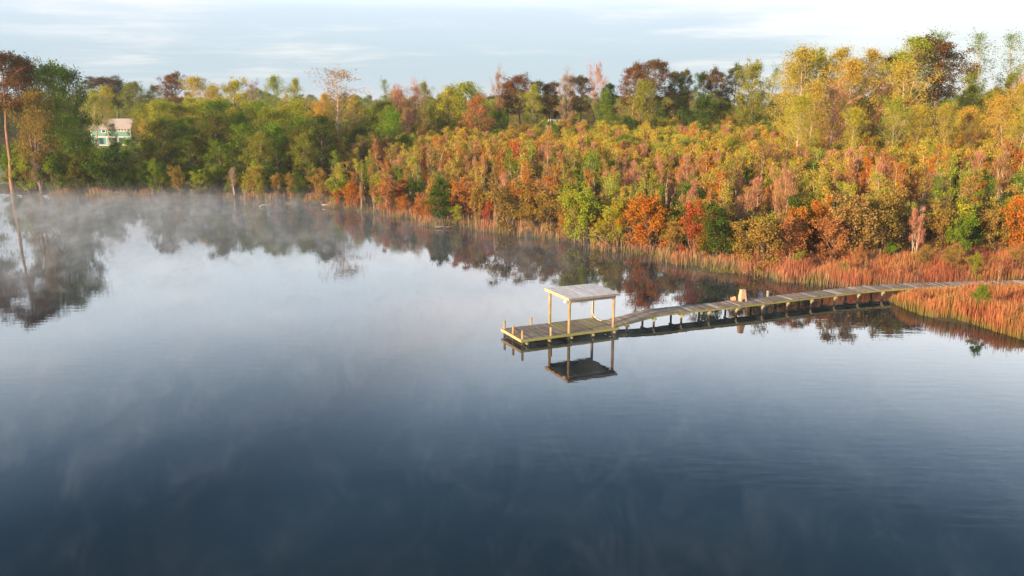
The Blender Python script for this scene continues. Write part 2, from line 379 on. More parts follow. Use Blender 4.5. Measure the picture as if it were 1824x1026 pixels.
# roof
roof = MB().box((5.52, -.02, ZR - .15), (3.66, .05, .22)).build('roof', M_ROOFB, dock)      # front header beam
MB().box((5.52, 3.10, ZR - .15), (3.66, .05, .22)).build('header_beam', M_ROOFB, roof)
for u in (3.66, 4.9, 6.1, 7.36):
    MB().box((u, 1.54, ZR - .02), (.05, 3.06, .14)).build('rafter', M_ROOFB, roof)
tag(MB().box((5.5, -.22, ZR + .045), (3.96, .04, .15)).build('fascia_board', M_ROOFB, roof), 'grey front fascia board')
MB().box((5.5, 3.30, ZR + .045), (3.96, .04, .15)).build('fascia_board', M_ROOFB, roof)
tag(MB().box((3.50, 1.54, ZR + .04), (.04, 3.56, .16)).build('fascia_board', M_RIM_SUN, roof), 'reddish sunlit end fascia board')  # salmon sunlight on this end is painted in by the warmer timber
MB().box((7.50, 1.54, ZR + .04), (.04, 3.56, .15)).build('fascia_board', M_ROOFB, roof)
rfm = [MB().box((0, 0, 0), (.232, 3.62, .03), jit=.003).mesh('roof_plank', M_FROST) for _ in range(3)]
for i in range(17):
    o = link('plank', rfm[i % 3], roof, None, (3.60 + i * .2375, 1.54, ZR + .135 + rg.uniform(-.004, .006))); o.rotation_euler = (0, rg.uniform(-.02, .02), 0)
MB().tube([(7.16, 2.9, 2.55), (7.15, 2.82, 1.6), (7.13, 2.8, .95), (7.2, 2.6, .66), (7.32, 2.25, .52), (7.42, 1.9, .49)], .022, 8).build('hose', M_WHITE, dock, True)
fl = empty('float', (0, 0, 0), ANG); fl.location = dock.matrix_basis @ Vector((3.50, .12, 0)); fl.location.z = 2.70
tag(fl, 'small white plastic float hanging at the near left corner of the dock roof', 'float')
MB().lathe([(.0, -.11), (.07, -.10), (.125, -.04), (.13, .03), (.09, .10), (.03, .12), (.03, .17), (0, .17)], 12).build('body', M_WHITE, fl, True)
MB().tube([(0, 0, .16), (.01, 0, .2), (.02, .0, .3)], .012, 6).build('rope', M_RIM_SUN, fl)
fl.location.x -= .06

# ------------------------------------------------------------------ boardwalk
near = [(at(1099, 579, .47), .47), (at(1130, 571, .62), .62), (at(1175, 559, .83), .83), (at(1235, 552.5, .80), .80), (at(1301, 546, .80), .80), (at(1360, 539, .82), .82), (at(1420, 532, .82), .82), (at(1480, 525, .80), .80), (at(1550, 517, .82), .82),
        (at(1600, 513.5, .84), .84), (at(1650, 511, .84), .84), (at(1824, 506, .84), .84)]
pts = [Vector((p.x, p.y, z)) for p, z in near]
dlast = (pts[-1] - pts[-2]).normalized(); pts.append(pts[-1] + dlast * 12)
# resample
def resample(pts, step):
    out = []; acc = 0.0
    seg = [(a, b, (b - a).length) for a, b in zip(pts[:-1], pts[1:])]
    s = 0.0; tot = sum(x[2] for x in seg)
    while s < tot:
        q = s
        for a, b, l in seg:
            if q <= l: out.append((a.lerp(b, q / l), (b - a).normalized())); break
            q -= l
        s += step
    return out
WW = 1.6
walk = empty('boardwalk', (7.55, 58.6, 0)); tag(walk, 'long narrow plank boardwalk on paired pilings running from the dock into the reeds', 'boardwalk')
wr = Vector(walk.location)
rsm = resample(pts, .19)
# smooth directions
dirs = [d for _, d in rsm]
sm = []
for i in range(len(dirs)):
    v = Vector((0, 0, 0))
    for k in range(max(0, i - 5), min(len(dirs), i + 6)): v += dirs[k]
    sm.append(v.normalized())
wpl = [MB().box((0, 0, 0), (.178, WW, .04), jit=.005).mesh('plank', M_WALK) for _ in range(5)]
rg = random.Random(11)
pale = {35, 47, 48, 58, 70, 84, 85, 97, 110, 111, 112, 124, 131, 132, 140, 151, 152, 163}
walkline = []
for i, ((p, _), d) in enumerate(zip(rsm, sm)):
    side = Vector((-d.y, d.x, 0)).normalized()
    c = p + side * (WW / 2); walkline.append((c, d, side))
    if i >= 280: continue
    o = bpy.data.objects.new('plank', wpl[rg.randrange(5)]); COL.objects.link(o); o.parent = walk
    o.location = c - wr + side * rg.uniform(-.03, .03) + Vector((0, 0, -.02 + rg.uniform(-.007, .009)))
    o.rotation_euler = (rg.uniform(-.01, .01), -math.asin(d.z) + rg.uniform(-.02, .02), math.atan2(d.y, d.x) + rg.uniform(-.015, .015))
    o.material_slots[0].link = 'OBJECT'; o.material_slots[0].material = M_PALE if i in pale or (i > 150 and rg.random() < .25) else M_WALK
for off in (.06, WW / 2, WW - .06):
    mb = MB()
    for a, b in zip(walkline[:-1:6], walkline[6::6]):
        A = a[0] + a[2] * (off - WW / 2) - wr; B = b[0] + b[2] * (off - WW / 2) - wr
        mb.bar(A + Vector((0, 0, -.125)), B + Vector((0, 0, -.125)), .05, .165)
    mb.build('stringer', M_RIM if off < .1 else M_CAP, walk)
for k in range(5, len(walkline), 13):
    c, d, side = walkline[k]
    a = c - side * (WW / 2 + .12) - wr; b = c + side * (WW / 2 + .05) - wr
    MB().bar(a + Vector((0, 0, -.285)), b + Vector((0, 0, -.285)), .12, .15).build('cap_beam', M_CAP, walk)
    for s in (-1, 1):
        q = c + side * (s * (WW / 2 - .13)) - wr
        MB().tube([(q.x, q.y, -1.5 if c.x < 36 else -.3), (q.x + rg.uniform(-.02, .02), q.y, c.z - .362)], [.085, .08], 10).build('piling', M_PILE, walk, True)

# things on / by the boardwalk
q = at(1322, 535.5, .85); st = empty('wooden_stand', (q.x, q.y, .815), .35, (.84, .84, .95))
tag(st, 'tall tapered wooden stand, lit orange, upright on the boardwalk beside a bucket', 'stand')
for i in range(4):
    x0 = -.27 + i * .18; x1 = x0 * .58
    mb = MB(); zb = 0.0 if i in (0, 3) else .2
    f = zb / .95; xa = x0 + (x1 - x0) * f
    mb.add([(xa - .085, -.27 + .1 * f, zb), (xa + .085, -.27 + .1 * f, zb), (xa + .085, -.24 + .1 * f, zb), (xa - .085, -.24 + .1 * f, zb),
            (x1 - .052, -.17, .95), (x1 + .052, -.17, .95), (x1 + .052, -.14, .95), (x1 - .052, -.14, .95)],
           [(3, 2, 1, 0), (4, 5, 6, 7), (0, 1, 5, 4), (1, 2, 6, 5), (2, 3, 7, 6), (3, 0, 4, 7)])
    mb.build('board', M_STUMP, st)
    o = link('board', mb.mesh('board', M_STUMP), st); o.rotation_euler = (0, 0, math.pi)
for s in (-1, 1):
    MB().add([(s * .35, -.24, .03), (s * .35, .24, .03), (s * .32, .24, .03), (s * .32, -.24, .03), (s * .21, -.14, .95), (s * .21, .14, .95), (s * .18, .14, .95), (s * .18, -.14, .95)],
             [(3, 2, 1, 0), (4, 5, 6, 7), (0, 1, 5, 4), (1, 2, 6, 5), (2, 3, 7, 6), (3, 0, 4, 7)]).build('side_panel', M_STUMP, st)
MB().box((.0, 0, .965), (.46, .38, .03), jit=.01).build('top', M_STUMP, st)
q = at(1306, 534.5, .9); bk = empty('bucket', (q.x, q.y, .84), .2)
tag(bk, 'small faded orange bucket tipped on its side on the boardwalk', 'bucket')
o = MB().lathe([(0, 0), (.13, 0), (.17, .32), (.185, .32), (.185, .345), (.165, .345), (.12, .02), (0, .02)], 16).build('body', M_BUCKET, bk, True, (-.2, 0, .15)); o.rotation_euler = (0, math.radians(86), 0)
o = MB().tube([(.0 + .17 * math.cos(a), .17 * math.sin(a), .34 - .1 * math.sin(a)) for a in [math.pi * k / 10 for k in range(11)]], .008, 5).build('handle', M_WHITE, bk, True, (-.2, 0, .15)); o.rotation_euler = (0, math.radians(86), 0)
q = at(1357, 531, .8); sb = MB().box((0, 0, 0), (.33, .28, 2.0), .3, .94, .015).build('block', M_GREYW, None, False, (q.x, q.y + .35, .18)); sb.name = 'square_piling'
tag(sb, 'squat square grey piling just behind the boardwalk, right of the tapered stand', 'piling')
q = at(1369, 530, .8); rp = empty('round_piling', (q.x, q.y + .3, 0)); tag(rp, 'slimmer pale-capped round piling touching the squat square grey piling', 'piling')
MB().tube([(0, 0, -1.3), (0, 0, 1.22)], .10, 12).build('shaft', M_GREYW, rp, True); MB().tube([(0, 0, 1.223), (0, 0, 1.27)], .12, 12).build('cap', M_PALE, rp, True)

# ------------------------------------------------------------------ tree prototypes
def interp_poly(P, t):
    k = t * (len(P) - 1); i = min(int(k), len(P) - 2); return P[i] + (P[i + 1] - P[i]) * (k - i)
def skeleton(rng, H, R, r0, base, prof, nl, elev, nsub, stems=1, lean=.0, wob=.012, sublen=.42, tipn=3, bend=.35, limb_n=5, limbk=.5):
    wood = MB(); tips = []; tdir = []
    for s in range(stems):
        az0 = rng.uniform(0, 2 * math.pi); h = H * (1 if s == 0 else rng.uniform(.7, .97))
        le = (lean if stems > 1 or lean else 0) * rng.uniform(.6, 1.3)
        P = []; x = y = 0.0
        for k in range(9):
            t = k / 8; P.append(np.array([x + math.cos(az0) * le * h * t, y + math.sin(az0) * le * h * t, h * t * .97]))
            x += rng.gauss(0, wob * H); y += rng.gauss(0, wob * H)
        P[0] *= 0; P = [p + np.array([rng.uniform(-.1, .1) * (stems > 1), rng.uniform(-.1, .1) * (stems > 1), -.35 if i == 0 else 0]) for i, p in enumerate(P)]
        rr = [r0 * (h / H) * ((1 - k / 8) ** .75) + r0 * .07 for k in range(9)]
        wood.tube(P, rr, 7 if stems == 1 else 5, False)
        for i in range(max(3, nl // stems)):
            n_ = max(3, nl // stems); u = (i + rng.random()) / n_; t = base + (1 - base) * u * .98
            A = interp_poly(P, t); az = i * 2.4 + rng.uniform(-.6, .6) + az0
            Lb = R * prof(u) * rng.uniform(.6, 1.2) * (1 if stems == 1 else .62)
            el = elev + (u - .5) * .7 + rng.uniform(-.25, .25)
            d = np.array([math.cos(az) * math.cos(el), math.sin(az) * math.cos(el), math.sin(el)])
            Q = [A]; dd = d.copy()
            for k in range(4):
                dd = dd + np.array([rng.gauss(0, .12), rng.gauss(0, .12), bend * .25 + rng.gauss(0, .08)]); dd /= np.linalg.norm(dd); Q.append(Q[-1] + dd * Lb / 4)
            rb = max(.02, r0 * ((1 - t) ** .75) * limbk + r0 * .05)
            wood.tube(Q, [rb, rb * .8, rb * .6, rb * .4, rb * .2], limb_n, False)
            tips.append(Q[-1]); tdir.append(dd)
            for j in range(nsub):
                tt = rng.uniform(.3, 1); B = interp_poly(Q, tt)
                sd = dd + np.array([rng.gauss(0, .7), rng.gauss(0, .7), rng.gauss(.15, .45)]); sd /= np.linalg.norm(sd)
                Ls = Lb * sublen * rng.uniform(.6, 1.2); E_ = B + sd * Ls
                wood.tube([B, (B + E_) / 2 + np.array([0, 0, .04 * Ls]), E_], [rb * .35, rb * .25, rb * .1], 3, False)
                for k in range(tipn): tips.append(B + sd * Ls * (.45 + .6 * (k + 1) / tipn)); tdir.append(sd)
    return wood, np.array(tips), np.array(tdir)
def cards(seed, tips, tdir, n, sig, size, aspect, align=.25, up=.1, shell=.25, zs=.8, shape=1.1):
    r = np.random.default_rng(seed); m = len(tips)
    w = r.gamma(shape, .5, m); w /= w.sum(); idx = r.choice(m, n, p=w)
    c = tips[idx] + r.normal(0, 1, (n, 3)) * sig * np.array([1, 1, zs])
    d = r.normal(0, 1, (n, 3)) * (1 - align) + tdir[idx] * align * 2 + np.array([0, 0, up]); d /= np.linalg.norm(d, axis=1)[:, None]
    e = r.normal(0, 1, (n, 3)); s = np.cross(d, e); s /= np.linalg.norm(s, axis=1)[:, None]
    L = size * r.uniform(.6, 1.4, n)[:, None]; Wd = L / aspect
    a = c - d * L * .5; b = c + s * Wd * .5 - d * L * .05; cc = c + d * L * .5; e2 = c - s * Wd * .5 + d * L * .08
    V = np.stack([a, b, cc, e2], 1).reshape(-1, 3); F = np.arange(n * 4).reshape(-1, 4)
    return V, F
PROTO = {}
def proto(kind, var, H, build, n, sig, size, aspect, leaf, bark, **kw):
    lst = []
    for v in range(var):
        rng = random.Random(hash((kind, v)) if False else sum(map(ord, kind)) * 17 + v)
        wood, tips, td = build(rng)
        tm = wood.mesh(kind + '_trunk', BARK[bark], True)
        V, F_ = cards(v * 7 + len(kind), tips, td, n, sig, size, aspect, **kw)
        lst.append((tm, mesh_np(kind + '_crown', V, F_, LM[leaf])))
    PROTO[kind] = (H, lst)
rnd_ = lambda u: math.sin(math.pi * min(1, .12 + u * .85)) ** .6
egg = lambda u: (math.sin(math.pi * (.18 + u * .8))) ** .8
cone = lambda u: (1 - u) ** .8 * .95 + .08
flat = lambda u: .55 + .45 * math.sin(math.pi * min(1, u + .1))
vase = lambda u: .35 + .65 * u if u < .75 else .84 - (u - .75) * 1.6
proto('broad', 4, 18, lambda r: skeleton(r, 18, 5.6, .32, .16, rnd_, 46, .35, 6), 12000, .5, .30, 1.7, 'green', 'brown', shape=.8)
proto('airy', 5, 18, lambda r: skeleton(r, 18, 3.9, .17, .34, egg, 34, .8, 6, sublen=.5, limbk=.3), 10500, .36, .165, 1.6, 'gold', 'pale')
proto('feather', 4, 18, lambda r: skeleton(r, 18, 4.4, .16, .36, vase, 30, .85, 7, sublen=.5, limbk=.28), 3600, .30, .17, 1.6, 'gold', 'pale')
proto('pine', 5, 22, lambda r: skeleton(r, 22, 3.6, .28, .60, rnd_, 30, .3, 6, sublen=.5, tipn=2, bend=.6, wob=.006), 9000, .36, .36, 3.5, 'pine', 'pine', zs=.75, align=.1, up=.35)
proto('bare', 3, 16, lambda r: skeleton(r, 16, 4.6, .24, .36, vase, 26, .8, 9, sublen=.5), 2600, .30, .85, 18, 'bare', 'pale', align=.75, up=.2)
proto('sapling', 6, 8, lambda r: skeleton(r, 8, 1.6, .085, .48, egg, 24, 1.0, 4, stems=4, lean=.07, tipn=2), 1800, .22, .165, 1.6, 'gold', 'pale')
proto('twiggy', 5, 8, lambda r: skeleton(r, 8, 1.7, .085, .34, egg, 28, 1.15, 6, stems=5, lean=.10, tipn=2), 2200, .20, .62, 20, 'pink', 'pale', align=.8, up=.6)
proto('bush', 5, 4, lambda r: skeleton(r, 4, 2.7, .05, .10, rnd_, 26, .75, 6, stems=5, lean=.2, tipn=2, limb_n=4, wob=.03), 5600, .17, .13, 1.5, 'olive', 'brown', shape=.6)
proto('cypress', 2, 8, lambda r: skeleton(r, 8, 2.3, .12, .06, cone, 44, .25, 5, tipn=3, limb_n=4), 4200, .2, .22, 2.2, 'orange', 'brown')

REG = []       # every plant: (root, dict)
rT = random.Random(77)
def plant(kind, leaf, bark, x, y, H, wide=1.0, label=None, cat='tree', group=None, name=None, auto=None, lean=0.0):
    H0, lst = PROTO[kind]; tm, cm = lst[rT.randrange(len(lst))]
    s = H / H0
    nm = name or {'pine': 'pine_tree', 'bush': 'bush', 'sapling': 'sapling', 'twiggy': 'twiggy_shrub', 'cypress': 'conical_tree', 'bare': 'bare_tree', 'airy': 'slender_tree', 'feather': 'feathery_tree', 'broad': 'broadleaf_tree'}[kind]
    o = empty(nm, (x, y, g1(x, y) - .02), rT.uniform(0, 6.28), (s * wide, s * wide, s))
    o.rotation_euler[0] = lean
    a = link('trunk' if kind not in ('bush', 'twiggy') else 'stem', tm, o); b = link('crown', cm, o)
    for q, m in ((a, BARK[bark]), (b, LM[leaf])):
        q.material_slots[0].link = 'OBJECT'; q.material_slots[0].material = m
    tag(o, label, cat, group)
    if auto: REG.append((o, auto, px_of(x, y), y))
    return o
def skytree(px, py, D, kind, leaf, bark, wide, label, group=None, lean=0.0):
    p = atD(px, py, D); H = p.z - g1(p.x, D)
    return plant(kind, leaf, bark, p.x, D, H, wide, label, 'tree', group, None, None, lean)

# --- skyline trees, west to east
T = skytree
T(-8, 96, 152, 'pine', 'pine', 'pine', 1.25, 'tall pine with a bare orange trunk at the left edge, its foot on the lawn')
T(38, 108, 158, 'pine', 'pine', 'pine', 1.1, 'dark-crowned pine rising just behind the orange-trunked pine', lean=.03)
T(88, 122, 158, 'broad', 'green', 'brown', .88, 'big green oak hung with vines, right beside the two left pines')
T(120, 128, 168, 'broad', 'dark', 'dark', .6, 'dark upright oak on the right shoulder of the vine-hung oak')
T(52, 170, 152, 'broad', 'olive', 'brown', .75, 'bronze-leaved lower oak in front of the two left pines')
T(108, 210, 154, 'broad', 'green', 'brown', .8, 'lower green tree at the foot of the vine-hung oak')
T(183, 154, 262, 'airy', 'lime', 'pale', 1.15, 'yellow-green slender tree standing in front of the green house')
T(166, 170, 258, 'airy', 'lime', 'pale', 1.5, 'rounder yellow-green tree screening the left end of the green house')
T(163, 160, 285, 'airy', 'lime', 'pale', 1.1, 'yellow-green tree left of the green house, under the flat-topped pines')
T(172, 139, 300, 'pine', 'pine', 'dark', 1.9, 'flat-topped broad pine behind the house, the reddish one of two')
T(205, 143, 305, 'pine', 'dark', 'dark', 1.8, 'flat-topped dark pine behind the house, right of the reddish one')
T(240, 150, 300, 'broad', 'green', 'brown', .8, 'mid-green tree with a pointed top directly behind the house roof')
T(272, 152, 305, 'airy', 'green', 'brown', 1.2, 'pale-tipped green tree between the house and the lone pine')
T(302, 135, 275, 'pine', 'pine', 'dark', 1.35, 'lone pine with a bare dark trunk standing above the trees right of the house')
T(350, 138, 235, 'airy', 'gold', 'pale', 1.6, 'golden rounded tree right of the lone pine')
T(415, 147, 235, 'broad', 'lime', 'brown', .85, 'yellow-green domed tree right of the golden rounded tree')
T(382, 152, 245, 'airy', 'gold', 'pale', 1.3, 'smaller golden tree between the golden rounded tree and the domed one')
T(455, 156, 260, 'bare', 'bare', 'dark', .8, 'faint bare grey tree in the dip right of the domed tree')
T(490, 136, 215, 'airy', 'lime', 'brown', .75, 'narrow tall yellow-green tree, left of two matching spires')
T(523, 141, 215, 'airy', 'lime', 'brown', .8, 'narrow yellow-green tree, right of two matching spires')
T(600, 131, 190, 'feather', 'pinkgold', 'pale', 2.0, 'spreading half-bare tree with a pale forked trunk, tallest left of centre')
T(575, 168, 186, 'airy', 'gold', 'pale', 1.0, 'golden tree tucked under the left side of the spreading half-bare tree')
T(630, 170, 200, 'airy', 'gold', 'pale', 1.1, 'golden-green tree under the right side of the spreading half-bare tree')
T(690, 153, 245, 'feather', 'green', 'dark', .9, 'thin grey-green tree behind the pinkish bare trees')
T(712, 168, 205, 'bare', 'pink', 'pine', .95, 'pink-twigged bare tree with vine-wrapped trunk, left of a pair')
T(738, 165, 205, 'bare', 'pink', 'pine', 1.0, 'pink-twigged bare tree, right of a pair, beside the green spire')
T(756, 146, 225, 'airy', 'green', 'brown', .85, 'green narrow tree with two tips beside the pink bare pair')
T(800, 160, 205, 'broad', 'yellow', 'brown', .75, 'dome-crowned tree with yellowish sunlit top, left half of the big dome')
T(835, 152, 205, 'broad', 'lime', 'brown', .95, 'big dome-crowned tree, yellow-green, right half of the dome')
T(848, 175, 195, 'broad', 'rust', 'brown', .7, 'rusty brown oak in front of the big dome')
T(889, 143, 220, 'bare', 'pink', 'pine', .6, 'small pink bare crown poking up right of the big dome')
T(927, 137, 215, 'pine', 'pine', 'dark', 1.25, 'reddish pine with a vine-covered trunk, right of the pink bare crown')
T(905, 150, 220, 'pine', 'pine', 'dark', 1.0, 'shorter reddish pine at the left shoulder of the vine-covered pine')
T(948, 152, 205, 'airy', 'lime', 'pale', .9, 'lime-leaved slender tree in front of the vine-covered pine')
T(958, 148, 225, 'pine', 'dark', 'dark', 1.1, 'dark pine behind the lime-leaved slender tree')
T(980, 150, 220, 'pine', 'pine', 'dark', 1.1, 'dark bushy pine left of the gap over the white building')
T(1008, 146, 215, 'bare', 'bare', 'dark', .75, 'dark bare forked tree in the gap over the white building')
T(1018, 150, 260, 'bare', 'pink', 'pine', .55, 'pale pink bare tree directly behind the dark forked one')
T(1037, 139, 215, 'pine', 'pine', 'dark', 1.1, 'round-headed pine right of the dark forked bare tree')
T(1062, 131, 240, 'bare', 'pink', 'pale', .75, 'pale pink feathery bare tree above the pines')
T(1086, 152, 225, 'pine', 'dark', 'dark', .9, 'small ragged dark pine below the feathery pink tree')
T(1075, 168, 205, 'broad', 'green', 'dark', .55, 'ivy-green column tree under the small ragged pine')
T(1126, 121, 205, 'pine', 'pine', 'pine', 1.15, 'red-lit pine with a fan-shaped crown, left of the tallest central pair')
T(1166, 111, 200, 'pine', 'pine', 'pine', 1.2, 'tallest red-lit pine in the centre with a long pale trunk')
T(1150, 150, 195, 'broad', 'green', 'dark', .6, 'ivy-green tree between the two red-lit pines')
T(1203, 132, 210, 'pine', 'dark', 'dark', .95, 'dark slim pine right of the tallest red-lit pine')
T(1221, 128, 215, 'pine', 'dark', 'dark', .6, 'very thin dark pine beside the sky gap')
T(1256, 133, 225, 'pine', 'dark', 'dark', .8, 'small dark pine on the right edge of the sky gap')
T(1281, 129, 220, 'pine', 'pine', 'pine', 1.0, 'reddish pine in the middle of the right-hand dark trio')
T(1308, 122, 222, 'pine', 'dark', 'pine', .95, 'open-crowned dark pine with a curved trunk, beside the green oak')
T(1345, 118, 205, 'broad', 'green', 'brown', .7, 'full green oak with a pale left side, right of the dark pine trio')
T(1383, 126, 225, 'feather', 'green', 'dark', .8, 'thin grey-green tree at the right shoulder of the full green oak')
T(1437, 84, 158, 'airy', 'gold', 'pale', 1.25, 'tall gold-leaved tree, first of the high group on the right')
T(1462, 96, 165, 'broad', 'lime', 'brown', .55, 'bushy yellow-green tree inside the high right group')
T(1494, 88, 160, 'airy', 'gold', 'pale', 1.15, 'gold-leaved tree with twin tips, third of the high right group')
T(1530, 118, 170, 'airy', 'gold', 'pale', 1.0, 'shorter golden tree in the dip right of the twin-tipped tree')
T(1562, 90, 165, 'airy', 'gold', 'pale', 1.1, 'feathery golden tree left of a dark pine clump')
T(1582, 104, 170, 'pine', 'pine', 'pine', 1.1, 'dark brownish pine clump beside the feathery golden tree')
T(1605, 92, 168, 'airy', 'lime', 'pale', 1.0, 'yellow-green tree squeezed between dark clump and tallest tree')
T(1638, 66, 158, 'airy', 'lime', 'pale', 1.3, 'tallest tree on the right, yellow-green with a full round head')
T(1682, 78, 155, 'pine', 'pine', 'pine', 1.35, 'broad orange-lit pine right of the tallest tree')
T(1690, 68, 172, 'feather', 'green', 'pale', 1.0, 'feathery pale tree peeking over the orange-lit pine')
T(1756, 80, 190, 'feather', 'green', 'pale', 1.05, 'pale green see-through tree standing apart on the right skyline')
T(1735, 128, 195, 'broad', 'green', 'brown', .45, 'low green tree at the foot of the see-through tree')
T(1816, 79, 188, 'feather', 'green', 'pale', 1.1, 'pale green see-through tree cut by the right edge')
T(1800, 135, 180, 'broad', 'green', 'brown', .5, 'low green tree near the right edge under the see-through tree')
T(1415, 118, 168, 'airy', 'gold', 'pale', 1.1, 'lower golden tree at the left foot of the high right group')
T(1515, 108, 150, 'airy', 'gold', 'pale', 1.1, 'pale golden tree leaning into the dip of the high right group')
T(1620, 112, 148, 'airy', 'gold', 'pale', 1.1, 'golden tree in front of the tallest tree on the right')
T(1870, 100, 185, 'airy', 'gold', 'pale', 1.0, 'golden tree just past the right edge of the view')
T(-50, 110, 160, 'pine', 'pine', 'pine', 1.2, 'pine just past the left edge of the view')
T(-95, 120, 168, 'broad', 'green', 'brown', 1.0, 'green oak past the left edge of the view')

# --- bands of further plants, each one its own object
occupied = []
def free(x, y, r):
    for (a, b, c) in occupied:
        if (a - x) ** 2 + (b - y) ** 2 < (max(r, c)) ** 2: return False
    occupied.append((x, y, r)); return True
rB = random.Random(2024)
def choose(w):
    t = rB.uniform(0, sum(x[-1] for x in w))
    for x in w:
        t -= x[-1]
        if t <= 0: return x
    return w[-1]
LEAFW = dict(gold='golden', lime='yellow-green', green='green', bright='vivid-green', dark='dark-green', pine='brownish', rust='rust-coloured', orange='orange', olive='olive-brown', pink='pinkish', bare='grey', red='red', yellow='yellow')
KINDW = dict(bush='rounded bush', sapling='slender sapling', twiggy='bare twiggy shrub', cypress='conical tree', broad='leafy tree', airy='airy tree', bare='bare tree', pine='pine')
def band(n, pxr, dfun, hr, weights, spacing, zone, wide=(.85, 1.25), cat=None, tries=12, dmin=None):
    k = 0; t = 0
    while k < n and t < n * tries:
        t += 1
        px = rB.uniform(*pxr); D = dfun(px); x = (px - 912) / FPX * (D * math.cos(TILT) + 13 * math.sin(TILT))
        d = float(sdist([(x, D)])[0])
        if d < (dmin if dmin is not None else .8): continue
        if not free(x, D, spacing): continue
        kind, leaf, bark, _ = choose(weights(px, D) if callable(weights) else weights)
        H = rB.uniform(*(hr(px, D) if callable(hr) else hr)) * (.62 if kind == 'bush' and zone == 'in thicket' else 1)
        plant(kind, leaf, bark, x, D, H, rB.uniform(*wide), None, cat or {'bush': 'bush', 'twiggy': 'shrub', 'sapling': 'sapling'}.get(kind, 'tree'), None, None, (kind, leaf, zone))
        k += 1
SHX = sorted([(px_of(p[0], p[1], 0), p[1]) for p in [tuple(at(*q).xy) for q in SH_PX]])
sx_, sy_ = zip(*SHX)
def shD(px): return float(np.interp(px, sx_, sy_))
# shore bushes, centre and right
WS = [('bush', 'lime', 'brown', .8), ('bush', 'rust', 'brown', 1.7), ('bush', 'orange', 'brown', 1.7), ('bush', 'olive', 'brown', 2.6), ('bush', 'green', 'brown', 1.1), ('twiggy', 'pink', 'pale', 2.0), ('bush', 'dark', 'dark', 1.7), ('cypress', 'orange', 'brown', .5), ('cypress', 'rust', 'brown', .4), ('bush', 'red', 'brown', .10), ('sapling', 'olive', 'pale', .5)]
band(105, (560, 1360), lambda px: shD(px) + rB.uniform(.8, 7), lambda px, D: (1.8, 4.8) if px < 760 else (2.2, 5.8), WS, 1.75, 'at water edge', (.75, 1.25), dmin=.3)
def rowD(px): return float(np.interp(px, [1340, 1400, 1500, 1600, 1824, 1950], [77, 78.5, 80, 81.5, 83, 84]))
band(60, (1340, 1900), lambda px: rowD(px) + rB.uniform(0, 8), (3.6, 6.6), [('bush', 'rust', 'brown', 1.6), ('bush', 'orange', 'brown', 1.6), ('bush', 'olive', 'brown', 2.4), ('bush', 'dark', 'dark', 1.2), ('bush', 'yellow', 'brown', .2), ('twiggy', 'pink', 'pale', 1.2), ('bush', 'red', 'brown', .3), ('bush', 'green', 'brown', .8)], 2.3, 'behind marsh', (.8, 1.15))
# left bank
band(66, (20, 575), lambda px: shD(px) + rB.uniform(1.2, 11), lambda px, D: (3.2, 7) if px < 210 else (2.4, 5.2), [('bush', 'green', 'brown', 3), ('bush', 'dark', 'dark', 2), ('bush', 'olive', 'brown', 1), ('bush', 'lime', 'brown', .8), ('twiggy', 'bare', 'pale', .4)], 2.2, 'on left bank', (.8, 1.3))
band(46, (150, 575), lambda px: shD(px) + rB.uniform(11, 42), lambda px, D: (4.5, 8) if px < 290 else (8, 13.5), [('broad', 'green', 'brown', 3), ('broad', 'dark', 'dark', 1.6), ('broad', 'bright', 'brown', 1.0), ('airy', 'lime', 'pale', .5)], 4.6, 'in left wood', (.8, 1.1))
band(30, (260, 575), lambda px: shD(px) + rB.uniform(42, 80), (11, 15.5), [('broad', 'lime', 'brown', 1.6), ('broad', 'green', 'brown', 2), ('airy', 'gold', 'pale', 1.6), ('airy', 'lime', 'pale', 1), ('broad', 'rust', 'brown', .3)], 5.0, 'in left wood', (.85, 1.1))
T(700, 204, 172, 'broad', 'bright', 'brown', .62, 'vivid green round tree in the thicket left of centre')
T(480, 195, 178, 'broad', 'bright', 'brown', .85, 'broad vivid green tree above the left bank')
T(425, 205, 176, 'broad', 'bright', 'brown', .75, 'vivid green tree just left of the broad vivid green tree')
T(1280, 362, 89, 'cypress', 'orange', 'brown', .75, 'tall orange cone-shaped tree at the water behind the boardwalk')
# understorey behind the thicket
band(75, (560, 1420), lambda px: rB.uniform(186, 232), (8.5, 15), [('broad', 'green', 'brown', 3), ('broad', 'dark', 'dark', 2.4), ('broad', 'olive', 'brown', 1), ('airy', 'lime', 'pale', .8), ('airy', 'gold', 'pale', .6), ('bare', 'pink', 'pale', .4)], 4.0, 'in rear wood', (.6, .95))
# golden mid-storey, right
band(44, (1385, 1900), lambda px: rB.uniform(132, 172), lambda px, D: (13, 18.5), [('airy', 'gold', 'pale', 4), ('airy', 'lime', 'pale', 1.6), ('airy', 'yellow', 'pale', .6), ('broad', 'lime', 'brown', .15), ('bare', 'pink', 'pale', .3)], 3.4, 'in right wood', (.8, 1.2))
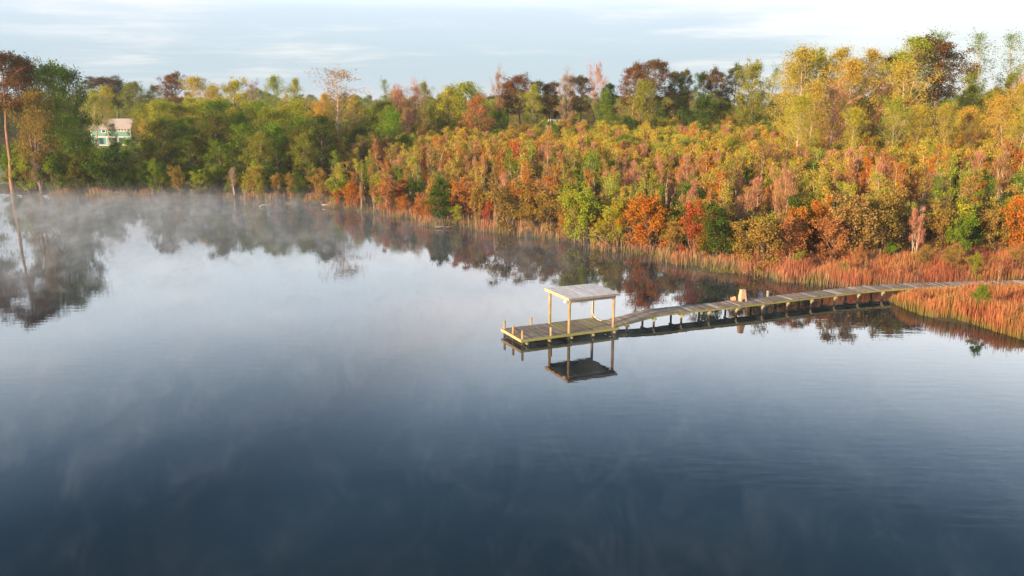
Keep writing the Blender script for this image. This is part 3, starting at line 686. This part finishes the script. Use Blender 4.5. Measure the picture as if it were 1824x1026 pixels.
# thicket saplings and shrubs
def WT(px, D):
    f = min(1, max(0, (D - shD(min(px, 1400)) - 4) / 50)); gl = min(1, max(0, (px - 900) / 700))
    cl_ = math.sin(px * .021 + D * .11) + math.sin(px * .0083 - D * .23 + 1.3); wq = math.exp(.75 * cl_); cq = math.exp(-.75 * cl_)
    return [(a, b, c, w_ * (wq if b in ('orange', 'rust', 'pink', 'red') else cq if b in ('lime', 'green', 'dark', 'yellow') else 1)) for a, b, c, w_ in WT0(f, gl)]
def WT0(f, gl):
    return [('sapling', 'gold', 'pale', 1.4 + 2.0 * f), ('sapling', 'lime', 'pale', .3 + 1.4 * f + 1.0 * gl * f), ('sapling', 'orange', 'pale', 2.0 - .6 * f), ('sapling', 'rust', 'pale', 1.2 - .8 * f), ('twiggy', 'pink', 'pale', 2.6 - .8 * f),
            ('sapling', 'olive', 'pale', 1.1), ('sapling', 'green', 'pale', .8 + .8 * f), ('bush', 'dark', 'dark', .6), ('bush', 'green', 'brown', .35), ('sapling', 'yellow', 'pale', .3 + .6 * f), ('sapling', 'red', 'pale', .13), ('bare', 'pink', 'pale', .12)]
def HT(px, D):
    b = D - shD(min(px, 1400)); h = np.interp(b, [4, 15, 40, 110], [4.8, 6.2, 8.0, 9.6]); return (h * .66, h * 1.25)
band(340, (590, 1870), lambda px: shD(min(px, 1400)) + (6 if px < 1350 else 12) + 42 * rB.random() ** 1.1, HT, WT, 1.95, 'in thicket', (.7, 1.4), dmin=4)

# ------------------------------------------------------------------ masses nobody could count: rear thicket and far wood (instances)
SRC = bpy.data.collections.new('plant_sources')
srcs = []
def src(kind, leaf, bark, v, letter):
    H0, lst = PROTO[kind]; tm, cm = lst[v % len(lst)]
    # join trunk+crown into one mesh
    nv1 = len(tm.vertices); V = [tuple(q.co) for q in tm.vertices] + [tuple(q.co) for q in cm.vertices]
    Fc = [tuple(p.vertices) for p in tm.polygons] + [tuple(nv1 + i for i in p.vertices) for p in cm.polygons]
    me = bpy.data.meshes.new('plant_source'); me.from_pydata(V, [], Fc); me.materials.append(BARK[bark]); me.materials.append(LM[leaf])
    mi = np.zeros(len(Fc), dtype=np.int32); mi[len(tm.polygons):] = 1; me.polygons.foreach_set('material_index', mi); me.update()
    o = bpy.data.objects.new('src_%02d' % len(srcs), me); SRC.objects.link(o); srcs.append((kind, leaf, H0)); return o
for kind, leaf, bark in (('sapling', 'gold', 'pale'), ('sapling', 'gold', 'pale'), ('sapling', 'lime', 'pale'), ('sapling', 'yellow', 'pale'), ('sapling', 'orange', 'pale'), ('sapling', 'rust', 'pale'), ('twiggy', 'pink', 'pale'), ('sapling', 'olive', 'brown'),
                         ('bush', 'dark', 'dark'), ('bush', 'green', 'brown'), ('bush', 'olive', 'brown'), ('broad', 'green', 'brown'), ('broad', 'dark', 'dark'), ('broad', 'olive', 'brown'), ('airy', 'lime', 'pale'), ('airy', 'gold', 'pale')):
    src(kind, leaf, bark, len(srcs), '')
def scatter_obj(name, pts, idx, rot, scl, label, cat):
    me = bpy.data.meshes.new(name); me.from_pydata([tuple(p) for p in pts], [], [])
    for nm, ty, arr in (('idx', 'INT', idx), ('rz', 'FLOAT', rot), ('sc', 'FLOAT', scl)):
        a = me.attributes.new(nm, ty, 'POINT'); a.data.foreach_set('value', np.asarray(arr, dtype=np.int32 if ty == 'INT' else np.float32))
    o = link(name, me); tag(o, label, cat, None, 'stuff')
    ng = bpy.data.node_groups.new(name, 'GeometryNodeTree')
    ng.interface.new_socket('Geometry', in_out='INPUT', socket_type='NodeSocketGeometry'); ng.interface.new_socket('Geometry', in_out='OUTPUT', socket_type='NodeSocketGeometry')
    gi = ng.nodes.new('NodeGroupInput'); go = ng.nodes.new('NodeGroupOutput')
    ci = ng.nodes.new('GeometryNodeCollectionInfo'); ci.inputs[0].default_value = SRC; ci.inputs['Separate Children'].default_value = True; ci.inputs['Reset Children'].default_value = True
    ip = ng.nodes.new('GeometryNodeInstanceOnPoints'); ip.inputs['Pick Instance'].default_value = True
    def attr(nm, ty):
        n = ng.nodes.new('GeometryNodeInputNamedAttribute'); n.data_type = ty; n.inputs[0].default_value = nm; return n.outputs[0]
    cv = ng.nodes.new('ShaderNodeCombineXYZ'); ng.links.new(attr('rz', 'FLOAT'), cv.inputs[2])
    ng.links.new(gi.outputs[0], ip.inputs['Points']); ng.links.new(ci.outputs[0], ip.inputs['Instance']); ng.links.new(attr('idx', 'INT'), ip.inputs['Instance Index'])
    ng.links.new(cv.outputs[0], ip.inputs['Rotation']); ng.links.new(attr('sc', 'FLOAT'), ip.inputs['Scale']); ng.links.new(ip.outputs[0], go.inputs[0])
    md = o.modifiers.new('scatter', 'NODES'); md.node_group = ng
    return o
nr = np.random.default_rng(8)
def masspoints(n, pxr, d0, d1, weights, hfun):
    px = nr.uniform(pxr[0], pxr[1], n * 3); D = np.sqrt(nr.uniform(d0 ** 2, d1 ** 2, n * 3))
    x = (px - 912) / FPX * D; P_ = np.stack([x, D], 1); s = sdist(P_)
    base = np.array([shD(min(p, 1400)) for p in px])
    return px, D, P_, s, base
def mass(n, pxr, d0, d1, wfun, hfun, cond):
    px, D, P_, s, base = masspoints(n, pxr, d0, d1, None, None)
    k = cond(px, D, s, base); px, D, P_, base = px[k][:n], D[k][:n], P_[k][:n], base[k][:n]
    z = gh(P_); idx = []; sc = []
    for p, d, b in zip(px, D, base):
        w = wfun(p, d, b); i = nr.choice(len(srcs), p=np.array(w) / sum(w)); h = hfun(p, d, b) * nr.uniform(.78, 1.15)
        if srcs[i][0] == 'bush': h *= .6
        idx.append(i); sc.append(h / srcs[i][2])
    return np.column_stack([P_, z]), idx, nr.uniform(0, 6.28, len(px)), sc
def wth(p, d, b):
    f = min(1, (d - b - 40) / 70)
    w = [2.2, 2.2, 2.2 + f, 1.2, 1.8 - f * .8, .9 - f * .6, 2.2 - f * .8, 1, .5, 1.2 + .8 * f, .4, .25, 0, .2, .5 * f, .8 * f]; return [max(0, x) for x in w]
A = mass(2500, (560, 2000), 95, 205, wth, lambda p, d, b: float(np.interp(d - b, [20, 40, 110], [6.5, 7.6, 9.6])), lambda px, D, s, b: (D > b + 44) & (s > 5) & ((px < 1385) | (D < 150) | (nr.random(len(px)) < .5)) & ((px > 640) | (D < 165)))
scatter_obj('rear_thicket', *A, 'dense mass of golden and green saplings filling the ground behind the front thicket', 'thicket')
def wfar(p, d, b): return [0, 0, 0, 0, 0, 0, 0, 0, .4, .6, 0, 3, 2, 1, 1.2, .8]
B = mass(520, (-250, 2100), 245, 420, wfar, lambda p, d, b: 12.5, lambda px, D, s, b: ~((px < 265) & (D < 330)) & ~((px > 985) & (px < 1080) & (D < 285)))
scatter_obj('far_woods', *B, 'far wood of mixed green trees closing the horizon behind the skyline trees', 'woods')
B = mass(500, (-300, 2150), 420, 900, wfar, lambda p, d, b: 17, lambda px, D, s, b: D > 0)
scatter_obj('distant_woods', *B, 'hazy distant wood seen low in the gaps between pines', 'woods')

# undergrowth leaves near the ground
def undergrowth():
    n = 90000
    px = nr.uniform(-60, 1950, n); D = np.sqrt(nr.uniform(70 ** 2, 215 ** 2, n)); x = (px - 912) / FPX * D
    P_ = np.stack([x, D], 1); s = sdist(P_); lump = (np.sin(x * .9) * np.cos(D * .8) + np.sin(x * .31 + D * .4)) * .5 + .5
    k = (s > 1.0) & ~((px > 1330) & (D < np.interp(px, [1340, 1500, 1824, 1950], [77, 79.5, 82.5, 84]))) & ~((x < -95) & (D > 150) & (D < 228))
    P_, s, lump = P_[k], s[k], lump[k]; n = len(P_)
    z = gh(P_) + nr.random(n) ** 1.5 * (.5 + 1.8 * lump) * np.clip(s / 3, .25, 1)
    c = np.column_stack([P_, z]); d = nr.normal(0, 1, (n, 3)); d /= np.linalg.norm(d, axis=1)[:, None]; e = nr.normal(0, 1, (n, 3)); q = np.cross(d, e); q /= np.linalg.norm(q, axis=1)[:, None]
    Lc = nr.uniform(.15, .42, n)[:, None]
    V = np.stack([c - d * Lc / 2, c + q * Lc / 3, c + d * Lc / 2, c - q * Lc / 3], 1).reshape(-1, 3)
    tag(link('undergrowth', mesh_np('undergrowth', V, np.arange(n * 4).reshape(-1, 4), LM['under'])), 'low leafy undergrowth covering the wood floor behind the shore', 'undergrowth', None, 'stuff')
undergrowth()

# ------------------------------------------------------------------ reeds
def reedmat(name='reed_blades', hi=((.50, .18, .07), (.58, .27, .12)), red=(.38, .13, .065), low=((.27, .19, .055), (.17, .18, .045)), zr=(-.1, 1.0)):
    m, t, out = newmat(name); g = N(t, 'ShaderNodeNewGeometry'); sp = N(t, 'ShaderNodeSeparateXYZ'); t.links.new(g.outputs['Position'], sp.inputs[0])
    nz = N(t, 'ShaderNodeTexNoise', i_Scale=.35, i_Detail=4.0); t.links.new(g.outputs['Position'], nz.inputs['Vector'])
    c = mixc(t, g.outputs['Random Per Island'], hi[0], hi[1])
    c = mixc(t, maprange(t, nz.outputs['Fac'], .42, .62), c, red)
    low = mixc(t, g.outputs['Random Per Island'], low[0], low[1])
    f = math_(t, 'ADD', maprange(t, sp.outputs[2], *zr), math_(t, 'MULTIPLY', math_(t, 'SUBTRACT', nz.outputs['Fac'], .5), 3.0), clamp=True)
    c = mixc(t, f, low, c)
    d = N(t, 'ShaderNodeBsdfDiffuse'); tr = N(t, 'ShaderNodeBsdfTranslucent'); mx = N(t, 'ShaderNodeMixShader', i_0=.25)
    t.links.new(c, d.inputs[0]); t.links.new(c, tr.inputs[0]); t.links.new(d.outputs[0], mx.inputs[1]); t.links.new(tr.outputs[0], mx.inputs[2]); t.links.new(mx.outputs[0], out.inputs[0])
    return m
M_REED = reedmat(); M_REED2 = reedmat('shore_reed_blades', ((.46, .25, .13), (.54, .35, .20)), (.44, .18, .10), ((.28, .20, .09), (.18, .18, .06)), (.1, 1.0))
wl = np.array([(c.x, c.y) for c, _, _ in walkline[::4]])
def reeds(name, P_, hmin, hmax, label, wid=.02, mt=None):
    d = polydist(P_, wl); P_ = P_[d > 1.0]; n = len(P_)
    h = nr.uniform(hmin, hmax, n) * (.72 + .16 * np.sin(P_[:, 0] * 1.3 + np.cos(P_[:, 1] * 1.1) * 2) + .14 * np.sin(P_[:, 0] * .43 + P_[:, 1] * .61)) * np.where(nr.random(n) < .04, 1.3, 1); near_ = polydist(P_, wl)
    h = h * np.clip(.62 + (near_ - 1.0) * .18, .62, 1); z = np.minimum(gh(P_), .3) - .1
    a = nr.uniform(0, 6.28, n); lean = np.abs(nr.normal(0, .09, n)) * h; la = nr.uniform(0, 6.28, n)
    dx = np.cos(a) * wid * nr.uniform(.6, 1.4, n); dy = np.sin(a) * wid * nr.uniform(.6, 1.4, n)
    b0 = np.column_stack([P_[:, 0] - dx, P_[:, 1] - dy, z]); b1 = np.column_stack([P_[:, 0] + dx, P_[:, 1] + dy, z])
    mx_ = P_[:, 0] + np.cos(la) * lean * .35; my_ = P_[:, 1] + np.sin(la) * lean * .35
    tq = np.column_stack([P_[:, 0] + np.cos(la) * lean, P_[:, 1] + np.sin(la) * lean, z + h])
    off = np.column_stack([dx, dy, 0 * dx]) * .35; V = np.stack([b0, b1, tq + off, tq - off], 1).reshape(-1, 3)
    o = link(name, mesh_np(name, V, np.arange(n * 4).reshape(-1, 4), mt or M_REED)); tag(o, label, 'reeds', None, 'stuff'); return o
def inpoly(poly, n):
    poly = np.array(poly, float); lo, hi = poly.min(0), poly.max(0); P_ = nr.uniform(lo, hi, (n, 2)); return P_[inside(P_, poly)]
PA = inpoly([(33.6, 70.8), (31.5, 68.7), (31.0, 67), (31.4, 63.2), (32.0, 62.2), (33.2, 61.6), (34.0, 60.2), (35.2, 56.1), (40, 50), (56, 36), (66, 40), (66, 76), (44, 71.4)], 240000)
reeds('near_reeds', PA, .9, 1.75, 'rust-orange marsh reeds between the boardwalk and open water at the right')
PB = inpoly([(23.4, 78.6), (27.4, 75), (30.2, 72.2), (33, 72.6), (44, 74), (66, 78), (68, 98), (52, 95), (36, 91), (28, 88), (21, 84.5)], 230000)
reeds('rear_reeds', PB, 1.0, 2.0, 'reddish marsh reeds behind the boardwalk below the bushes')
# fringe clumps along the shore
cl = []
seg = SHR[5:28]
for i in range(120):
    k = int((len(seg) - 1) * nr.random() ** .8); p = seg[k] + (seg[k + 1] - seg[k]) * nr.random(); dd = seg[k + 1] - seg[k]; nn = np.array([-dd[1], dd[0]]) / np.linalg.norm(dd)
    c = p + nn * nr.uniform(-.5, 2.6); m_ = nr.integers(50, 220)
    cl.append(c + nr.normal(0, 1, (m_, 2)) * nr.uniform(.3, 1.3))
reeds('shore_reeds', np.vstack(cl), .5, 1.9, 'pinkish tan reed clumps fringing the far shore', .03, M_REED2)

# green clumps in the marsh
for px, py, h, lf, lab in ((1500, 500, 1.6, 'bright', 'low vivid green shrub in the reeds by the boardwalk bend'), (1585, 470, 1.9, 'bright', 'vivid green shrub among the reeds, upper of two'), (1640, 436, 3.4, 'lime', 'yellow-green upright shrub at the back of the marsh'), (1735, 500, 2.3, 'green', 'small green shrub beside the boardwalk in the reeds'), (1745, 560, 2.2, 'green', 'green shrub in the near reeds by the water notch')):
    p = at(px, py, .4); plant('bush', lf, 'brown', p.x, p.y, h, .8, lab, 'shrub', None, 'bush')
band(22, (1400, 1900), lambda px: rB.uniform(73, 86), (1.2, 2.5), [('bush', 'green', 'brown', 1), ('bush', 'olive', 'brown', 1), ('bush', 'rust', 'brown', 1), ('twiggy', 'pink', 'pale', .7)], 2.4, 'in marsh', (.7, 1.1), dmin=1.5)
# floating weed
mb = MB(); rw = random.Random(4)
p = at(1300, 482, 0)
pads = [(p.x + rw.gauss(0, 1.5), p.y + rw.gauss(0, .5), rw.uniform(.06, .2)) for _ in range(260)]
for x, y, r in pads:
    a0 = rw.random() * 6; mb.add([(x + r * math.cos(a0 + k * 1.05), y + r * math.sin(a0 + k * 1.05), .012 + rw.uniform(0, .012)) for k in range(6)], [(0, 1, 2, 3, 4, 5)])
tag(mb.build('floating_weed', LM['lime']), 'green floating weed on the water by the orange cone-shaped tree', 'water weed', None, 'stuff')

# ------------------------------------------------------------------ labels for the band plants
ORD = ['leftmost', 'second from left', 'third from left', 'fourth from left', 'fifth from left', 'sixth from left', 'seventh from left', 'eighth from left', 'ninth from left', 'tenth from left', 'eleventh from left', 'twelfth from left']
def landmark(px):
    for lim, s in ((230, 'below the left pines'), (420, 'below the green house'), (590, 'left of the pale snag'), (760, 'beyond the misty cove'), (900, 'left of the roofed dock'), (1100, 'behind dock roof'), (1260, 'above the near boardwalk'), (1420, 'above the tapered stand'), (1620, "at boardwalk's reed end")):
        if px < lim: return s
    return 'near the right edge'
from collections import defaultdict
G = defaultdict(list)
for o, (kind, leaf, zone), px, D in REG:
    G[(kind, leaf, zone, landmark(px))].append((px, D, o))
for (kind, leaf, zone, lm_), lst in G.items():
    lst.sort(key=lambda a: a[1]); rows = {'': lst}
    if len(lst) > 8 or zone == 'in thicket' and len(lst) > 3:
        h = (len(lst) + 1) // 2; rows = {'front-row ': lst[:h], 'rear-row ': lst[h:]}
    for rn, ls in rows.items():
        ls.sort(key=lambda a: a[0])
        for i, (px, D, o) in enumerate(ls):
            od = (ORD[i] + ' ' if len(ls) > 1 else '')
            o['label'] = f"{od}{rn}{LEAFW[leaf]} {KINDW[kind]} {zone}, {lm_}"
            o['group'] = f"{LEAFW[leaf]} {KINDW[kind]} plants {zone}"

# ------------------------------------------------------------------ driftwood and snags along the shore
def branchy(name, px, py, pts, r, lab, cat, twigs=0, seed=1, z=0.05):
    p = at(px, py, 0); o = empty(name, (p.x, p.y, z)); tag(o, lab, cat); wood_ = BARK['brown'] if px > 780 and px < 1400 else BARK['dead']
    MB().tube(pts, [r * (1 - .75 * i / (len(pts) - 1)) for i in range(len(pts))], 7).build('trunk' if cat != 'log' else 'stem', wood_, o, True)
    rr = random.Random(seed)
    for i in range(twigs):
        t = rr.uniform(.3, 1); k = t * (len(pts) - 1); j = min(int(k), len(pts) - 2); A_ = Vector(pts[j]).lerp(Vector(pts[j + 1]), k - j)
        Lb = rr.uniform(.5, 1.7) * r * 9; d = Vector((rr.gauss(0, 1), rr.gauss(0, .6), rr.gauss(.6, .6))).normalized()
        B_ = A_ + d * Lb * .5; C_ = B_ + (d + Vector((rr.gauss(0, .5), rr.gauss(0, .4), .2))).normalized() * Lb * .5
        MB().tube([A_, B_, C_], [r * .4, r * .28, r * .1], 5).build('branch', wood_, o, True)
    return o
B_ = branchy
B_('dead_stake', 437, 364, [(0, 0, -.5), (-.1, 0, 1.0), (-.25, 0, 2.0), (-.3, 0, 2.7)], .07, 'thin pale dead stem standing alone in the misty cove', 'snag', 0)
B_('driftwood', 472, 369, [(-.9, 0, 0), (-.3, 0, .35), (.3, 0, .3), (.8, 0, 0)], .09, 'curved pale driftwood branch with one raised prong in the misty cove', 'driftwood', 3, 5)
B_('driftwood', 518, 364, [(-.8, 0, .2), (-.2, 0, .05), (.5, 0, .3)], .06, 'small twiggy driftwood just right of the curved driftwood branch', 'driftwood', 4, 8)
B_('fallen_log', 586, 369, [(-1.1, 0, .30), (0, 0, .34), (.9, .1, .2), (1.2, .1, .5)], .10, 'straight pale fallen log lying along the reeds, right of the cove', 'log', 1, 3)
B_('snag', 535, 352, [(0, 0, 0), (.05, 0, 1.5), (.0, 0, 2.9)], .10, 'orange-lit dead stem with a hooked twig behind the small driftwood', 'snag', 3, 9)
B_('snag', 757, 384, [(0, 0, 0), (-.1, .1, 1.2), (.1, .1, 2.0), (-.2, .1, 2.8), (.5, .1, 3.1)], .12, 'bleached crooked snag with a bent top on the shore left of the dock', 'snag', 5, 2)
B_('driftwood', 788, 407, [(-.9, 0, .15), (0, 0, .2), (.9, 0, .1)], .13, 'low driftwood log at the point below the crooked snag', 'driftwood', 4, 12)
B_('fallen_branch', 225, 338, [(1.8, 0, .1), (.8, 0, .8), (-.4, 0, 1.5), (-1.8, 0, 1.1), (-2.6, 0, .8)], .12, 'bleached sprawling fallen branch on the left bank below the green house', 'branch', 10, 4)
B_('fallen_branch', 205, 348, [(1.5, 0, .1), (.5, 0, .5), (-.8, 0, .3)], .08, 'smaller twiggy bleached branch under the sprawling fallen branch', 'branch', 8, 6)
B_('driftwood', 75, 356, [(-.4, 0, 0), (-.5, 0, .8), (0, 0, 1.2)], .06, 'thin bent stick in the mist near the left pines', 'driftwood', 2, 7)
B_('snag', 1067, 415, [(0, 0, 0), (-.2, 0, 1.5), (-.5, 0, 3.4)], .10, 'pale leaning dead stem behind the shore reeds, right of the dock roof', 'snag', 3, 10)
B_('fallen_branch', 1082, 444, [(.8, 0, -.1), (.1, 0, .5), (-.7, .2, 1.1), (-1.6, .3, 1.8), (-2.2, .3, 2.4)], .13, 'fallen tree top reaching from the bank into the water above the boardwalk', 'branch', 9, 11)
B_('fallen_branch', 1082, 446, [(-.3, 0, .1), (.8, 0, .3), (2.0, 0, .1)], .10, 'low pale branch lying at the foot of the fallen tree top', 'branch', 4, 13)
B_('driftwood', 1350, 489, [(-1.4, 0, .1), (-.4, 0, .25), (.6, 0, .7)], .09, 'dark-ended driftwood stick where the marsh reeds begin', 'driftwood', 3, 14)
B_('driftwood', 1402, 498, [(-.9, 0, .1), (0, 0, .1), (.25, 0, .12), (.3, 0, .45)], .06, 'small white driftwood with an upright prong beside the marsh reeds', 'driftwood', 1, 15)
B_('fallen_branch', 1590, 486, [(-.8, 0, .2), (0, 0, .9), (.6, 0, 1.5)], .07, 'grey tangled dead branch in the reeds behind the boardwalk', 'branch', 9, 16)
B_('dead_stake', 890, 374, [(0, 0, 0), (.1, 0, 1.2), (.05, 0, 2.2)], .06, 'crooked pale dead stem at the shore above the left of the dock', 'snag', 1, 18, .3)
B_('dead_stake', 1010, 405, [(0, 0, 0), (-.05, 0, 1.6), (-.15, 0, 2.6)], .05, 'straight pale dead stem at the shore right behind the dock roof', 'snag', 0, 19, .2)

# ------------------------------------------------------------------ houses
M_TEAL = plainmat('teal_siding', (.13, .29, .26), .7, .06, 1.0); M_TRIM = plainmat('white_trim', (.75, .72, .66), .6, .03)
M_SHGL = plainmat('pinkish_grey_roof', (.40, .35, .33), .9, .08, 2.0); M_GLASS = plainmat('window_glass', (.05, .07, .08), .15, .05); M_TEAL2 = plainmat('porch_wall', (.07, .25, .26), .7, .1, 1.0)
hD = 284.0; hc = atD(212, 240, hD).x
zb_ = 0.0
house = empty('green_house', (hc, hD, g1(hc, hD) + .2), 0.06); tag(house, 'two-storey teal house with a pinkish grey gable roof behind the slender tree', 'house')
Wd_, Dp, Hh = 12.4, 7.0, 5.4
MB().box((-1.2, 0, 1.25), (Wd_, Dp, 2.5)).build('lower_wall', M_TEAL2, house)
MB().box((-1.2, 0, 4.0), (Wd_ + .1, Dp + .1, 2.5)).build('upper_wall', M_TEAL, house)
MB().box((-1.2, -.05, 2.66), (Wd_ + .3, Dp + .3, .26)).build('band_board', M_TRIM, house)
MB().box((-1.2, -.1, .02), (Wd_ + .2, Dp + .3, .22)).build('foundation_board', M_TRIM, house)
for x in (-7.45, 5.08): MB().box((x, -Dp / 2 - .08, 3.0), (.22, .14, 4.6)).build('corner_board', M_TRIM, house)
def gable(x0, x1, y0, y1, z0, z1):
    ym = (y0 + y1) / 2; t_ = .18
    return MB().add([(x0, y0, z0), (x1, y0, z0), (x1, ym, z1), (x0, ym, z1), (x0, y1, z0), (x1, y1, z0), (x0, y0, z0 - t_), (x1, y0, z0 - t_), (x1, ym, z1 - t_), (x0, ym, z1 - t_), (x0, y1, z0 - t_), (x1, y1, z0 - t_)],
                    [(0, 1, 2, 3), (3, 2, 5, 4), (7, 6, 9, 8), (8, 9, 10, 11), (0, 6, 7, 1), (4, 5, 11, 10), (0, 3, 9, 6), (3, 4, 10, 9), (1, 7, 8, 2), (2, 8, 11, 5)])
rf = gable(-4.6, 5.5, -4.1, 4.1, 5.25, 8.5).build('roof', M_SHGL, house)
MB().add([(4.98, -3.4, 5.25), (4.98, 3.4, 5.25), (4.98, 0, 8.2)], [(0, 1, 2)]).build('gable_wall', M_TEAL, house)
MB().box((-4.3, 0, 5.4), (.1, 6.6, .3)).build('gable_trim', M_TRIM, house)
gable(-7.9, -4.62, -4.0, 4.0, 5.2, 6.9).build('roof', M_SHGL, house)
for wx, ww_, wh, wz in ((2.6, 3.2, .55, 4.85), (-3.4, 1.5, .8, 4.5)):
    w = MB().box((wx, -Dp / 2 - .12, wz), (ww_, .12, wh + .3)).build('window', M_TRIM, house)
    k = 3 if ww_ > 2 else 1
    for i in range(k): MB().box((wx + (i - (k - 1) / 2) * .95, -Dp / 2 - .2, wz + .02), (.55 if k > 1 else 1.0, .06, wh - .12)).build('pane', M_GLASS, w)
for x in (-6.5, -2.6, 1.0, 4.9): MB().box((x, -Dp / 2 - .35, 1.3), (.16, .16, 2.45)).build('porch_post', M_TRIM, house)
for x in (-4.5, .2, 2.4): MB().box((x, -Dp / 2 - .06, 1.3), (1.2, .08, 1.8)).build('window', M_GLASS, house)
MB().box((7.9, 1.5, 2.6), (5.4, 5, 5.2)).build('wing_wall', M_TEAL, house)
gable(5.55, 9.7, -1.6, 4.6, 5.3, 8.2).build('wing_roof', M_SHGL, house)
MB().box((3.3, -4.6, .35), (1.2, .5, .7)).build('porch_bench', M_TRIM, house)
tank = empty('garden_urn', (hc - .9, hD - 5.2, g1(hc, hD - 5) + .2)); tag(tank, 'small white garden urn on the lawn before the green house', 'urn')
MB().lathe([(0, 0), (.4, 0), (.25, .2), (.5, .7), (.55, 1.1), (.35, 1.5), (.3, 1.7), (0, 1.7)], 12).build('body', M_TRIM, tank, True)

wD = 236.0; wx_ = atD(993, 218, wD)
shed = empty('white_building', (wx_.x, wD, g1(wx_.x, wD)), -.3); tag(shed, 'white low building with a pale sloping roof, half hidden behind the central trees', 'building')
M_WWALL = plainmat('white_siding', (.8, .78, .74), .6, .03)
hz = wx_.z - g1(wx_.x, wD)
MB().box((2.5, 0, (hz - 1.6) / 2), (9, 6, hz - 1.6)).build('wall', M_WWALL, shed)
gable(-2.6, 7.6, -3.5, 3.5, hz - 1.5, hz + .9).build('roof', M_WWALL, shed)
w = MB().box((1.0, -3.06, hz - 2.6), (1.2, .1, 1.2)).build('window', M_TRIM, shed); MB().box((1.0, -3.13, hz - 2.6), (.9, .05, .9)).build('pane', M_GLASS, w)

# palmetto-like dark tree by the house lawn
T(198, 222, 276, 'broad', 'dark', 'dark', .75, 'short dark bushy tree in front of the left end of the green house')
T(245, 208, 272, 'airy', 'orange', 'brown', 1.4, 'orange-leaved small tree at the right corner of the green house')
T(262, 196, 262, 'airy', 'gold', 'pale', 1.4, 'pale golden spreading tree right of the green house')

# ------------------------------------------------------------------ mist over the water and thin air haze
def volmat(name):
    m, t, out = newmat(name); co = N(t, 'ShaderNodeTexCoord'); sp = N(t, 'ShaderNodeSeparateXYZ'); g = N(t, 'ShaderNodeNewGeometry')
    t.links.new(g.outputs['Position'], sp.inputs[0])
    mp = N(t, 'ShaderNodeMapping'); mp.inputs['Scale'].default_value = (1.0, .55, .6); mp.inputs['Rotation'].default_value = (0, 0, .5); t.links.new(g.outputs['Position'], mp.inputs[0])
    a = N(t, 'ShaderNodeTexNoise', i_Scale=.42, i_Detail=6.0, i_Roughness=.62, i_Distortion=1.2); t.links.new(mp.outputs[0], a.inputs['Vector'])
    b = N(t, 'ShaderNodeTexNoise', i_Scale=.028, i_Detail=2.0); t.links.new(g.outputs['Position'], b.inputs['Vector'])
    wisp = maprange(t, a.outputs['Fac'], .45, .80)
    wide = maprange(t, b.outputs['Fac'], .35, .65, .25, 1.2)
    far_ = maprange(t, sp.outputs[1], 30, 125, .32, 1.45, False)
    left = maprange(t, sp.outputs[0], -90, 10, .95, .85, False)
    fall = math_(t, 'EXPONENT', math_(t, 'MULTIPLY', sp.outputs[2], -1.0))
    top = maprange(t, sp.outputs[2], 1.5, 3.9, 1.0, 0.0)
    dens = math_(t, 'ADD', math_(t, 'MULTIPLY', wisp, .19), maprange(t, sp.outputs[1], 40, 110, .0, .016))
    for f in (wide, far_, left, fall, top): dens = math_(t, 'MULTIPLY', dens, f)
    v = N(t, 'ShaderNodeVolumePrincipled', i_Anisotropy=.2); v.inputs['Color'].default_value = (.78, .87, .99, 1)
    t.links.new(dens, v.inputs['Density']); t.links.new(v.outputs[0], out.inputs['Volume']); m.cycles.volume_step_rate = .12
    return m
ms = MB().box((-42, 82, 2.03), (230, 170, 4.0)).build('mist', volmat('mist_volume'))
tag(ms, 'thin steam mist drifting over the lake surface', 'mist', None, 'stuff')
for o in bpy.data.objects:
    if o.type == 'EMPTY': o.empty_display_size = .1

hb = MB().box((0, 0, 0), (1, 1, 1)).mesh('haze'); hz_ = link('haze', hb); hz_.scale = (9000, 6000, 43.5); hz_.location = (0, 2000, 17)
tag(hz_, 'thin bluish morning haze filling the air over the lake and woods', 'haze', None, 'stuff')
m, t, out = newmat('haze_volume'); v = N(t, 'ShaderNodeVolumePrincipled', i_Anisotropy=.1, i_Density=.00016); v.inputs['Color'].default_value = (.86, .90, .98, 1); t.links.new(v.outputs[0], out.inputs['Volume']); hb.materials.append(m)
